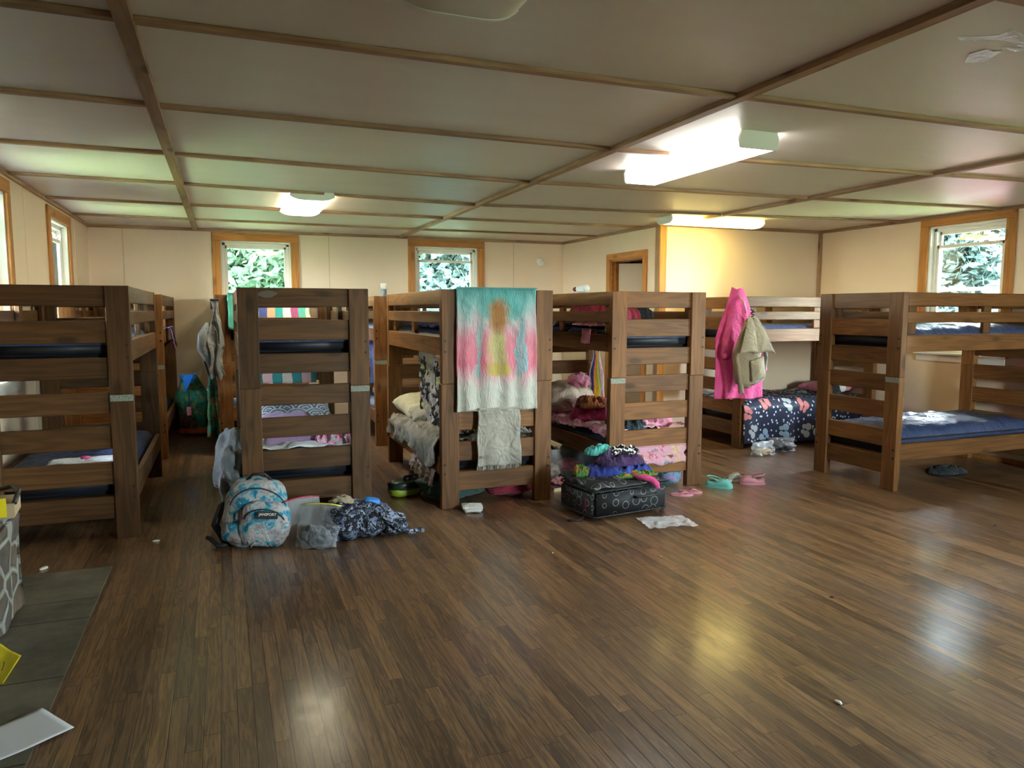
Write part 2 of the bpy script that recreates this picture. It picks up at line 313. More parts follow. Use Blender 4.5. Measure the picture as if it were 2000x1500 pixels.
def m_stone():
    n = N('fieldstone_masonry'); v = n.vor(n.vm('ADD', n.mp(n.obj, (1, 1, 1.35)), n.vm('MULTIPLY', n.comb(n.noi(n.obj, 3.), n.noi(n.mp(n.obj, lo=(2, 2, 2)), 3.), 0.), (.12, .12, .12))), 5.4, .85, '3D', 'DISTANCE_TO_EDGE')
    c = n.vor(n.vm('ADD', n.mp(n.obj, (1, 1, 1.35)), n.vm('MULTIPLY', n.comb(n.noi(n.obj, 3.), n.noi(n.mp(n.obj, lo=(2, 2, 2)), 3.), 0.), (.12, .12, .12))), 5.4, .85)
    r = n.sep(c.outputs['Color'])[0]
    st = n.ramp(r, [(0, (.06, .035, .022)), (.3, (.11, .08, .055)), (.55, (.07, .065, .065)), (.8, (.14, .08, .035)), (1, (.05, .05, .055))])
    st = n.mix(.5, st, n.ramp(n.noi(n.obj, 14., 5), [(.3, (.03, .025, .02)), (.7, (.15, .12, .09))]))
    mo = n.ramp(v.outputs['Distance'], [(.075, 1.), (.10, 0.)])
    n.bump(n.ma('ADD', n.ramp(v.outputs['Distance'], [(.03, 0.), (.13, 1.)]), n.ma('MULTIPLY', n.noi(n.obj, 20., 4), .4)), .9, .02)
    return n.fin(n.mix(mo, st, (.27, .26, .225)), .85)
M_stone = m_stone()
def m_slate():
    n = N('slate_hearth'); f = n.noi(n.obj, 3.5, 6, .65); g = n.noi(n.mp(n.obj, lo=(7, 3, 1)), 11., 5, .6)
    n.bump(n.ma('ADD', f, n.ma('MULTIPLY', g, .4)), .5, .012); return n.fin(n.mix(n.ramp(f, [(.3, 0.), (.7, 1.)]), (.060, .052, .034), (.19, .165, .115)), .6, .4)
M_slate = m_slate()
M_paper = flat('white_paper', (.72, .73, .76), .6); M_yellow = flat('yellow_card', (.85, .68, .01), .55)
M_tape = N('marked_masking_tape')
M_tape = M_tape.fin(M_tape.mix(M_tape.ramp(M_tape.noi(M_tape.obj, 90., 3), [(.5, 0.), (.56, .6)]), (.20, .22, .18), (.07, .08, .07)), .6)
M_zip_r = flat('red_zip_strip', (.5, .03, .08), .4); M_zip_y = flat('yellow_zip_strip', (.75, .68, .08), .4)
M_mclog = flat('mint_rubber', (.13, .40, .34), .55); M_pclog = flat('mauve_rubber', (.42, .16, .18), .55); M_shoe = cloth('grey_green_mesh', (.36, .38, .33)); M_sole = flat('white_rubber_sole', (.6, .6, .55), .6)
M_flip = flat('pink_rubber', (.55, .22, .26), .6)
M_lime = flat('lime_band', (.28, .38, .02), .5)
M_gloss = flat('dark_green_coated_fabric', (.02, .04, .03), .25)
M_bluep = flat('bright_blue_plastic', (.03, .22, .6), .4)
M_card = flat('brown_card', (.42, .31, .19), .8)
M_chip = flat('off_white_crumb', (.7, .66, .58), .7); M_chipd = flat('dark_debris', (.03, .025, .02), .8)
M_wire = flat('dark_wire', (.03, .025, .02), .4)
M_grass = N('mown_grass'); M_grass = M_grass.fin(M_grass.mix(M_grass.noi(M_grass.obj, 1.2, 6, .7), (.12, .17, .05), (.18, .24, .09)), .9)
def m_leaf(name, a, b):
    n = N(name); oi = n.noi(n.obj, 1.3, 2); n.fin(n.mix(oi, a, b), .9, .0)
    tr = n.nd('ShaderNodeBsdfTranslucent'); n.put(tr.inputs[0], n.mix(oi, tuple(min(1, q*1.4) for q in a), tuple(min(1, q*1.3) for q in b)))
    mx = n.nd('ShaderNodeMixShader'); mx.inputs[0].default_value = .4; n.put(mx.inputs[1], n.b.outputs[0]); n.put(mx.inputs[2], tr.outputs[0])
    n.t.links.new(mx.outputs[0], n.out.inputs[0]); return n.m
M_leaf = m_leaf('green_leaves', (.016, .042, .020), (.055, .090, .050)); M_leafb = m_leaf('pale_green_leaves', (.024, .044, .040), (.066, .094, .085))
M_bark = flat('bark', (.10, .075, .05), .9, bs=20, bd=.02)
M_barn = flat('red_painted_boards', (.16, .02, .025), .8)

# ------------------------------------------------------------------ mesh helpers
CACHE = {}
def link(name, me, mat=None, parent=None, loc=(0, 0, 0), rot=(0, 0, 0), smooth=False):
    o = bpy.data.objects.new(name, me); COL.objects.link(o); o.location = loc; o.rotation_euler = rot
    if mat and not me.materials: me.materials.append(mat)
    if parent: o.parent = parent
    if smooth:
        for p in me.polygons: p.use_smooth = True
    return o
def tag(o, label=None, cat=None, group=None, kind=None):
    if label: o['label'] = label
    if cat: o['category'] = cat
    if group: o['group'] = group
    if kind: o['kind'] = kind
    return o
def empty(name, loc=(0, 0, 0), rz=0., label=None, cat=None, group=None, kind=None):
    o = bpy.data.objects.new(name, None); COL.objects.link(o); o.location = loc; o.rotation_euler = (0, 0, rz); o.empty_display_size = .1
    return tag(o, label, cat, group, kind)
def addbox(bm, lo, hi, mi=0):
    v = [bm.verts.new((x, y, z)) for z in (lo[2], hi[2]) for y in (lo[1], hi[1]) for x in (lo[0], hi[0])]
    for q in ((0, 2, 3, 1), (4, 5, 7, 6), (0, 1, 5, 4), (2, 6, 7, 3), (0, 4, 6, 2), (1, 3, 7, 5)):
        f = bm.faces.new([v[i] for i in q]); f.material_index = mi
def bmesh_obj(name, bm, mat, parent=None, loc=(0, 0, 0), rot=(0, 0, 0), smooth=False, bev=0., seg=2):
    if bev: bmesh.ops.bevel(bm, geom=list(bm.edges), offset=bev, segments=seg, affect='EDGES', clamp_overlap=True)
    me = bpy.data.meshes.new(name); bm.normal_update(); bm.to_mesh(me); bm.free()
    return link(name, me, mat, parent, loc, rot, smooth)
def box(name, lo, hi, mat, parent=None, bev=0., seg=2, loc=(0, 0, 0), rot=(0, 0, 0), smooth=False):
    bm = bmesh.new(); addbox(bm, lo, hi); return bmesh_obj(name, bm, mat, parent, loc, rot, smooth, bev, seg)
def board(name, p0, p1, w, t, mat, parent=None, up=(0, 0, 1), bev=.004):
    """a plank from p0 to p1; w across (up direction), t thick; grain follows its own x axis"""
    p0, p1 = Vector(p0), Vector(p1); d = p1-p0; L = d.length; key = (round(L, 4), w, t, mat.name)
    if key not in CACHE:
        bm = bmesh.new(); addbox(bm, (-L/2, -t/2, -w/2), (L/2, t/2, w/2))
        if bev: bmesh.ops.bevel(bm, geom=list(bm.edges), offset=bev, segments=1, affect='EDGES')
        me = bpy.data.meshes.new(name); bm.to_mesh(me); bm.free(); me.materials.append(mat); CACHE[key] = me
    o = bpy.data.objects.new(name, CACHE[key]); COL.objects.link(o)
    x = d.normalized(); z = Vector(up); z = (z-x*z.dot(x)).normalized(); y = z.cross(x)
    mm = Matrix((x, y, z)).transposed().to_4x4(); mm.translation = (p0+p1)/2
    if parent: o.parent = parent
    o.matrix_local = mm; return o
def tube(name, pts, r, mat, parent=None, segs=8, closed=False):
    bm = bmesh.new(); rings = []; P = [Vector(p) for p in pts]; n = len(P)
    rr = r if isinstance(r, (list, tuple)) else [r]*n
    for i, p in enumerate(P):
        t = (P[min(i+1, n-1)]-P[max(i-1, 0)]).normalized() if not closed else (P[(i+1) % n]-P[i-1]).normalized()
        a = t.orthogonal().normalized() if i == 0 else (rings_a-t*rings_a.dot(t)).normalized()
        rings_a = a; b = t.cross(a)
        rings.append([bm.verts.new(p+(a*math.cos(k*2*PI/segs)+b*math.sin(k*2*PI/segs))*rr[i]) for k in range(segs)])
    for i in range(n if closed else n-1):
        A, B = rings[i], rings[(i+1) % n]
        for k in range(segs): bm.faces.new((A[k], A[(k+1) % segs], B[(k+1) % segs], B[k]))
    if not closed: bm.faces.new(rings[0][::-1]); bm.faces.new(rings[-1])
    return bmesh_obj(name, bm, mat, parent, smooth=True)
def lathe(name, prof, mat, parent=None, loc=(0, 0, 0), rot=(0, 0, 0), segs=24):
    bm = bmesh.new(); R = []
    for r, z in prof: R.append([bm.verts.new((r*math.cos(k*2*PI/segs), r*math.sin(k*2*PI/segs), z)) for k in range(segs)])
    for A, B in zip(R, R[1:]):
        for k in range(segs): bm.faces.new((A[k], A[(k+1) % segs], B[(k+1) % segs], B[k]))
    if prof[0][0] > 1e-4: bm.faces.new(R[0][::-1])
    if prof[-1][0] > 1e-4: bm.faces.new(R[-1])
    return bmesh_obj(name, bm, mat, parent, loc, rot, smooth=True)
def nz(x, y, z=0.): return noise.noise(Vector((x, y, z)))
def sheet(name, nu, nv, fn, mat, parent=None, thick=.004, us=1., vs_=1., sub=0):
    bm = bmesh.new(); uvl = bm.loops.layers.uv.new('UVMap'); V = []
    for j in range(nv+1): V.append([bm.verts.new(fn(i/nu, j/nv)) for i in range(nu+1)])
    for j in range(nv):
        for i in range(nu):
            f = bm.faces.new((V[j][i], V[j][i+1], V[j+1][i+1], V[j+1][i])); f.smooth = True
            for l, (a, b) in zip(f.loops, ((i, j), (i+1, j), (i+1, j+1), (i, j+1))): l[uvl].uv = (a/nu*us, b/nv*vs_)
    me = bpy.data.meshes.new(name); bm.to_mesh(me); bm.free(); o = link(name, me, mat, parent)
    if thick:
        s = o.modifiers.new('thickness', 'SOLIDIFY'); s.thickness = thick; s.offset = 0
    if sub:
        s = o.modifiers.new('smooth', 'SUBSURF'); s.levels = s.render_levels = sub
    return o
def fold(x, y, seed, sharp=1.):
    """cloth-like creases in 0..1"""
    wx = x+.5*nz(x*.7+seed, y*.7, 3.1); wy = y+.5*nz(x*.7, y*.7+seed, 7.7)
    a = 1-abs(nz(wx*1.1+seed*3, wy*1.1, seed))*2.2; b = 1-abs(nz(wx*2.3, wy*2.3+seed*5, seed+4))*2.2
    return max(0, a)**sharp*.62+max(0, b)**sharp*.38
def pile(name, c, rx, ry, h, mat, seed=1., n=76, rz=0., fs=13., fa=.62, parent=None, sq=2.4, thick=.004, top=.45):
    """a crumpled heap of cloth whose hem lies on z = c.z"""
    cr, sr = math.cos(rz), math.sin(rz)
    def fn(u, v):
        a, b = u*2-1, v*2-1; r = (abs(a)**sq+abs(b)**sq)**(1/sq); mx = max(abs(a), abs(b))
        if r > 1e-6: k = mx/r; 
        else: k = 1
        x, y = a*k, b*k; rr = min(1., mx)
        ang = math.atan2(y, x); out = 1+.16*nz(math.cos(ang)*1.7+seed, math.sin(ang)*1.7, seed)+.05*nz(math.cos(ang)*6+seed, math.sin(ang)*6, 2)
        X, Y = x*rx*out, y*ry*out
        base = max(0., 1-rr**2.6)**top
        f = fold(X*fs, Y*fs*.8, seed, 1.6)
        lump = .75+.5*nz(X*3.5+seed, Y*3.5, seed*2)
        z = h*base*(lump*(1-fa)+f*fa) + .006
        X += .02*nz(X*9, Y*9, seed)*base; Y += .02*nz(X*9+5, Y*9, seed)*base
        return (c[0]+X*cr-Y*sr, c[1]+X*sr+Y*cr, c[2]+max(z, .005))
    return sheet(name, n, n, fn, mat, parent, thick)
def hang(name, x0, x1, ytop, ztop, zbot, mat, seed=1., amp=.02, nu=40, nv=50, back=.18, axis='y', side=-1, flare=.0, thick=.004, gather=0., bt=.06, nf=5., parent=None, wav=.012, us=1., vs_=1.):
    """cloth hung over an edge at (ytop, ztop) facing side*axis; v=0 is the top edge of the visible drop"""
    tot = ztop-zbot
    def fn(u, v):
        q = v*(tot+back+bt)-(back+bt)
        if q < -bt: off, z = -(bt), ztop+.008+(q+bt)
        elif q < 0: off, z = q, ztop+.008+.004*math.sin(PI*(q/bt+1))
        else: off, z = 0., ztop+.008-q
        k = max(0., min(1., q/tot)) if tot > 0 else 0
        e = amp*(k**.6)*(.6+.8*(.5+.5*math.sin(u*nf*2*PI+seed*2+1.5*nz(u*3, k*1.2+seed)))) + (.35*amp*fold(u*4, k*6, seed) if q > 0 else 0)
        wdt = 1-gather*(1-k)
        uu = .5+(u-.5)*wdt*(1+flare*k)
        X = x0+(x1-x0)*uu + wav*nz(u*2+seed, k*3)
        if q > tot*.97: z += wav*1.5*nz(u*4+seed, 1)
        Y = ytop+side*(.012+e-off) if q >= -bt else ytop-side*(bt)-side*.006
        return (X, Y, z) if axis == 'y' else (Y, X, z)
    return sheet(name, nu, nv, fn, mat, parent, thick, us, vs_)
def pillow(name, c, sx, sy, sz, mat, rz=0., rx=0., ry=0., seed=0., parent=None, n=28):
    bm = bmesh.new(); uvl = bm.loops.layers.uv.new('UVMap')
    R = Matrix.Rotation(rz, 3, 'Z') @ Matrix.Rotation(ry, 3, 'Y') @ Matrix.Rotation(rx, 3, 'X')
    for s in (1, -1):
        V = []
        for j in range(n+1):
            row = []
            for i in range(n+1):
                a, b = i/n*2-1, j/n*2-1; pin = 1-.07*(1-abs(a))*abs(b)**3-.0; pin2 = 1-.07*(1-abs(b))*abs(a)**3
                h = ((1-a**4)*(1-b**4))**.45
                z = s*sz/2*h*(1+.25*nz(a*2+seed, b*2, s)+.12*fold(a*3+seed, b*3, seed+s)-.1)
                row.append(bm.verts.new(Vector(c)+R @ Vector((a*sx/2*pin2, b*sy/2*pin, z))))
            V.append(row)
        for j in range(n):
            for i in range(n):
                q = (V[j][i], V[j][i+1], V[j+1][i+1], V[j+1][i]) if s == 1 else (V[j][i], V[j+1][i], V[j+1][i+1], V[j][i+1])
                f = bm.faces.new(q); f.smooth = True
                for l in f.loops: 
                    for jj in (j, j+1):
                        for ii in (i, i+1):
                            if l.vert == V[jj][ii]: l[uvl].uv = (ii/n, jj/n)
    bmesh.ops.remove_doubles(bm, verts=bm.verts, dist=1e-4)
    return bmesh_obj(name, bm, mat, parent, smooth=True)
def blob(name, c, r, mat, seed=1., amp=.2, fr=2.5, parent=None, flatz=None, sub=4, rz=0.):
    bm = bmesh.new(); bmesh.ops.create_icosphere(bm, subdivisions=sub, radius=1)
    for v in bm.verts:
        d = v.co.copy(); k = 1+amp*nz(d.x*fr+seed, d.y*fr, d.z*fr)+amp*.35*fold(d.x*2.5+seed, d.y*2.5+d.z*2, seed)
        x, y, z = d.x*r[0]*k, d.y*r[1]*k, d.z*r[2]*k
        v.co = (c[0]+x*math.cos(rz)-y*math.sin(rz), c[1]+x*math.sin(rz)+y*math.cos(rz), max(c[2]+z, flatz if flatz is not None else -9))
    return bmesh_obj(name, bm, mat, parent, smooth=True)

# ------------------------------------------------------------------ shell
T = .15
def wall(name, axis, pos, a0, a1, holes, out, mat=MWL, z1=ZC+.1):
    bm = bmesh.new(); lo, hi = (pos, pos+T) if out > 0 else (pos-T, pos)
    def piece(u0, u1, z0, zz):
        if u1-u0 < 1e-4 or zz-z0 < 1e-4: return
        if axis == 'x': addbox(bm, (lo, u0, z0), (hi, u1, zz))
        else: addbox(bm, (u0, lo, z0), (u1, hi, zz))
    c = a0
    for u0, u1, z0, zz in sorted(holes):
        piece(c, u0, -.3, z1); piece(u0, u1, -.3 if z0 > 0 else -.3, z0); piece(u0, u1, zz, z1); c = u1
    piece(c, a1, -.3, z1)
    return tag(bmesh_obj(name, bm, mat), kind='structure')
H = lambda wl: [(a, b, z0, z1) for w_, a, b, z0, z1 in WIN if w_ == wl]
wall('wall_back', 'y', YB, XL-T, XD+3.2, H('back'), 1)
wall('wall_left', 'x', XL, YF-T, YB+T, H('left'), -1)
wall('wall_right', 'x', XR, YF-T, YB+T, H('right'), 1)
wall('wall_front', 'y', YF, XL-T, XR+T, H('front'), -1)
DO = (7.86, 8.68, 0., 2.16)
wall('wall_door', 'x', XD, YA, YB, [DO], 1)
wall('wall_alcove', 'y', YA, XD+T, XR, [], 1)
box('wall_inner', (XD+1.15, YA+T, 0), (XD+1.25, YB, ZC+.1), MWL)['kind'] = 'structure'
box('floor', (XL-T, YF-T, -.1), (XR+T+.9, YB+T, 0), MF)['kind'] = 'structure'
box('ceiling', (XL-T-.35, YF-T-.35, ZC), (XR+T+.6, YB+T+.35, ZC+.12), MC)['kind'] = 'structure'
tn = [0]
def trim(p0, p1, w_, t, mat=MB_, up=(0, 0, 1)):
    tn[0] += 1; o = board('trim_%d' % tn[0], p0, p1, w_, t, mat, up=up, bev=.002); o['kind'] = 'structure'; return o
# ceiling battens (measured): flat strips, w across Y, t vertical
zb = ZC-.010
def cb(x0, y0, x1, y1, w_=.042, t=.022): trim((x0, y0, ZC-t/2-.0005), (x1, y1, ZC-t/2-.0005), t, w_)
B1, B2x, B3x = -.285, 2.32, 4.95
for y0, y1, y2, xe2, y3 in ((2.98, 2.97, 2.91, XR, 2.80), (4.15, 4.19, 4.06, XR, 3.85), (5.37, 5.5, 5.32, XR, 5.15), (6.58, 6.85, 6.55, XR, 6.27), (7.85, 7.95, None, None, None), (9.08, 9.15, None, None, None), (1.76, 1.75, 1.70, XR, 1.6), (.54, .53, .5, XR, .5)):
    cb(XL+.03, y0-.02, B1-.03, y0); cb(B1+.03, y0+.005, B2x-.03, y1)
    if y2:
        if abs(y0-4.15) < .01: cb(B2x+.03, y1-.0, 2.72, y1-.01); cb(3.24, 4.17, B3x-.03, y2)
        else: cb(B2x+.03, y1-.02, B3x-.03, y2)
        cb(B3x+.03, y2-.005, XR-.02, y3)
    else: cb(B2x+.03, y1, XD-.03, y1-.1)
for xb, ye, w_ in ((B1, YB, .062), (B2x, YB, .058), (B3x, YA, .058)): trim((xb, YF, ZC-.014), (xb, ye, ZC-.014), .027, w_)
# wall / ceiling edge trims
q = .036
trim((XL+.012, YF, ZC-q/2), (XL+.012, YB, ZC-q/2), q, .022); trim((XL, YB-.012, ZC-q/2), (XD, YB-.012, ZC-q/2), q, .022)
trim((XD-.012, YA-.02, ZC-q/2), (XD-.012, YB, ZC-q/2), q, .022); trim((XD, YA-.012, ZC-q/2), (XR, YA-.012, ZC-q/2), q, .022)
trim((XR-.012, YF, ZC-q/2), (XR-.012, YA, ZC-q/2), q, .022)
trim((XD+.03, YA-.012, 0), (XD+.03, YA-.012, ZC-q), .09, .02, MP_, (1, 0, 0)); trim((XD-.012, YA+.03, 0), (XD-.012, YA+.03, ZC-q), .09, .02, MB_, (0, 1, 0))
trim((XR-.02, YA-.02, 0), (XR-.02, YA-.02, ZC-q), .04, .035, MB_, (1, 0, 0))
# panel seams on the walls
M_seam = flat('panel_seam', (.58, .47, .36), .6)
for x in (-1.1, 1.35, 4.0): trim((x, YB-.0015, 0), (x, YB-.0015, ZC-q), .012, .003, M_seam, (1, 0, 0))
for y in (4.8, 7.1, 9.3): trim((XL+.0015, y, 0), (XL+.0015, y, ZC-q), .05, .004, MWL, (0, 1, 0))
# baseboards
box('baseboard_back', (XL, YB-.012, 0), (XD, YB, .05), MP_)['kind'] = 'structure'
box('baseboard_left', (XL, 4.9, 0), (XL+.012, YB, .05), MP_)['kind'] = 'structure'
box('baseboard_right', (XR-.012, YF, 0), (XR, YA, .05), MP_)['kind'] = 'structure'
box('baseboard_alcove', (XD, YA-.012, 0), (XR, YA, .05), MP_)['kind'] = 'structure'

# windows -----------------------------------------------------------------
def window(i, wl, a, b, z0, z1):
    root = empty('window_%d' % i, kind='structure')
    if wl == 'back': root.location = ((a+b)/2, YB, 0); root.rotation_euler = (0, 0, 0)
    elif wl == 'front': root.location = ((a+b)/2, YF, 0); root.rotation_euler = (0, 0, PI)
    elif wl == 'right': root.location = (XR, (a+b)/2, 0); root.rotation_euler = (0, 0, -PI/2)
    else: root.location = (XL, (a+b)/2, 0); root.rotation_euler = (0, 0, PI/2)
    w2 = (b-a)/2; c = .10
    # local: x along wall, y outward (+), room at -y
    board('casing', (-w2-c, -.011, z1+c/2), (w2+c, -.011, z1+c/2), c, .022, MP_, root)
    for s in (-1, 1): board('casing', (s*(w2+c/2), -.011, z0-.03), (s*(w2+c/2), -.011, z1), c, .022, MP_, root, up=(1, 0, 0))
    bm = bmesh.new()
    for s in (-1, 1): addbox(bm, (s*w2-.02 if s > 0 else -w2, 0., z0), (w2 if s > 0 else -w2+.02, T+.02, z1))
    addbox(bm, (-w2, 0., z1-.02), (w2, T+.02, z1)); addbox(bm, (-w2, 0., z0), (w2, T+.02, z0+.02))
    f = .035; y0 = .05
    for s in (-1, 1): addbox(bm, ((w2-.02-f) if s > 0 else -w2+.02, y0, z0+.02), ((w2-.02) if s > 0 else -w2+.02+f, y0+.07, z1-.02))
    addbox(bm, (-w2+.02, y0, z1-.02-f), (w2-.02, y0+.07, z1-.02)); addbox(bm, (-w2+.02, y0, z0+.02), (w2-.02, y0+.07, z0+.02+f))
    bmesh_obj('window_frame', bm, M_white, root, bev=.003, seg=1)
    iw = w2-.02-f
    def sash(za, zbb, y):
        bm = bmesh.new(); g = .028
        for s in (-1, 1): addbox(bm, (iw-g if s > 0 else -iw, y, za), (iw if s > 0 else -iw+g, y+.025, zbb))
        addbox(bm, (-iw, y, zbb-g-.006), (iw, y+.025, zbb)); addbox(bm, (-iw, y, za), (iw, y+.025, za+g+.01))
        so = bmesh_obj('sash', bm, M_white, root, bev=.003, seg=1)
        box('pane', (-iw+g, y+.010, za+g), (iw-g, y+.014, zbb-g), M_glass, so)
    zi0, zi1 = z0+.02+f, z1-.02-f
    if i == 1: sash(zi0, zi1, y0+.02)
    else:
        zr = 2.19; sash(zi0, zr+.02, y0+.01); sash(zi0+.6, zi1, y0+.04)
        for s in (-1, 1): box('latch', (s*iw*.5-.03, y0-.006, zr+.018), (s*iw*.5+.03, y0+.02, zr+.032), M_white, root, bev=.003)
    box('window_sill', (-w2-.08, -.06, z0-.025), (w2+.08, .08, z0), M_white, root, bev=.005)
    box('apron', (-w2-.07, -.018, z0-.10), (w2+.07, 0, z0-.025), M_white, root, bev=.004)
for i, wv in enumerate(WIN): window(i+1, *wv)
# door opening --------------------------------------------------------------
dr = empty('door_1', (XD, (DO[0]+DO[1])/2, 0), 0, kind='structure'); hw = (DO[1]-DO[0])/2
board('casing', (-.011, -hw-.09, 2.16+.04), (-.011, hw+.09, 2.16+.04), .08, .022, MP_, dr)
for s in (-1, 1): board('casing', (-.011, s*(hw+.045), 0), (-.011, s*(hw+.045), 2.16), .09, .022, MP_, dr, up=(0, 1, 0))
bm = bmesh.new()
for s in (-1, 1): addbox(bm, (0, hw-.02 if s > 0 else -hw, 0), (T+.01, hw if s > 0 else -hw+.02, 2.16)); addbox(bm, (.05, hw-.035 if s > 0 else -hw+.02, 0), (.09, hw-.02 if s > 0 else -hw+.035, 2.14))
addbox(bm, (0, -hw, 2.14), (T+.01, hw, 2.16)); bmesh_obj('door_jamb', bm, MP_, dr)
dl = box('door_leaf', (0, -.78, .01), (.038, 0, 2.12), MWL, dr, .003, loc=(.10, hw-.03, 0), rot=(0, 0, math.radians(62)))
lathe('door_knob', [(.0, -.05), (.022, -.045), (.028, -.025), (.012, -.01), (.03, 0)], flat('brass', (.5, .35, .12), .3, Metallic=1.), dl, (0, -.72, 1.0), (0, PI/2, 0), 16)

# ------------------------------------------------------------------ ceiling fixtures
def fixture(x0, x1, y0, y1, em, label, along='y', name='ceiling_light', pw=3.2, dp=.078):
    cx, cy = (x0+x1)/2, (y0+y1)/2; L = (y1-y0) if along == 'y' else (x1-x0); Wd = (x1-x0) if along == 'y' else (y1-y0)
    r = empty(name, (cx, cy, ZC-.024), 0 if along == 'y' else PI/2, label, 'ceiling light', 'fluorescent ceiling lights')
    box('fixture_pan', (-Wd/2+.03, -L/2+.02, -.03), (Wd/2-.03, L/2-.02, .024), M_metal, r, .003)
    bm = bmesh.new(); n = 14 if pw < 20 else 40; pr = []
    for k in range(n+1):
        t = -1+2*k/n; pr.append((math.copysign(abs(t)**.7, t)*Wd/2, -dp*(1-abs(t)**pw)-.012))
    top = [(Wd/2-.004, -.008), (-Wd/2+.004, -.008)]
    for ys in (-L/2+.015, L/2-.015): pass
    A = [bm.verts.new((x, -L/2+.015, z)) for x, z in pr]; B = [bm.verts.new((x, L/2-.015, z)) for x, z in pr]
    for k in range(n): bm.faces.new((A[k], B[k], B[k+1], A[k+1]))
    bmesh_obj('diffuser', bm, em, r, smooth=True)
    for s in (-1, 1):
        bm = bmesh.new(); pts = [(x*1.012, z-.003) for x, z in pr]+[(Wd/2-.01, .022), (-Wd/2+.01, .022)]
        a = [bm.verts.new((x, s*(L/2-.016), z)) for x, z in pts]; b = [bm.verts.new((x, s*L/2, z)) for x, z in pts]; m_ = len(pts)
        for k in range(m_): bm.faces.new((a[k], a[(k+1) % m_], b[(k+1) % m_], b[k]))
        bm.faces.new(a); bm.faces.new(b[::-1]); bmesh.ops.recalc_face_normals(bm, faces=bm.faces); bmesh_obj('end_cap', bm, M_metal, r)
    return r
fixture(2.75, 3.02, 3.50, 4.80, M_l1, 'long lit cool white ceiling light running away above the middle of the room', pw=30, dp=.062)
fixture(.57, .95, 6.68, 7.83, M_l3, 'wide lit ivory ceiling light left of centre, in front of the first back window', dp=.035)
fixture(4.5, 5.74, 6.82, 7.12, M_l2, 'yellowish lit ceiling light hung crosswise before the alcove wall', 'x', dp=.045)
fixture(.53, .94, 1.10, 2.37, M_off, 'unlit ceiling light cut off by the top edge of the photo', dp=.045)
sd = empty('smoke_detector', (4.43, YB, 2.22), 0, 'round white smoke detector on the back wall right of the second window', 'smoke detector')
lathe('detector_body', [(.066, 0), (.066, .018), (.055, .034), (.03, .04), (0, .04)], M_white, sd, (0, 0, 0), (PI/2, 0, 0))
lathe('detector_vent', [(.018, .036), (.018, .046), (0, .047)], M_metal, sd, (.015, 0, .01), (PI/2, 0, 0))
hk = tube('ceiling_hook', [(4.9, 6.5, ZC), (4.9, 6.5, ZC-.04), (4.905, 6.5, ZC-.055), (4.92, 6.5, ZC-.05)], .004, M_white); tag(hk, 'tiny white hook in the ceiling above the yellowish light', 'hook')
def tape(name, pts, lab):
    bm = bmesh.new(); 
    bm.faces.new([bm.verts.new((x, y, ZC-.0012-.002*abs(nz(x*9, y*9)))) for x, y in pts])
    o = bmesh_obj(name, bm, m_tapeg); s = o.modifiers.new('thickness', 'SOLIDIFY'); s.thickness = .0015
    return tag(o, lab, 'tape', 'torn tape on the ceiling')
m_tapeg = m_poly('torn_clear_tape', milk=.5)
tape('tape_strip', [(2.585, 2.06), (2.64, 2.085), (2.74, 2.05), (2.80, 2.02), (2.92, 2.05), (2.86, 2.08), (2.95, 2.10), (3.0, 2.0), (2.80, 1.96), (2.70, 1.93), (2.72, 1.99), (2.66, 2.03)], 'long torn strip of clear tape on the ceiling at upper right')
tape('tape_strip', [(2.88, 2.25), (2.80, 2.17), (2.814, 2.11), (2.86, 2.12), (2.891, 2.10), (2.925, 2.16), (2.958, 2.23)], 'short torn strip of clear tape on the ceiling, lower of the two')

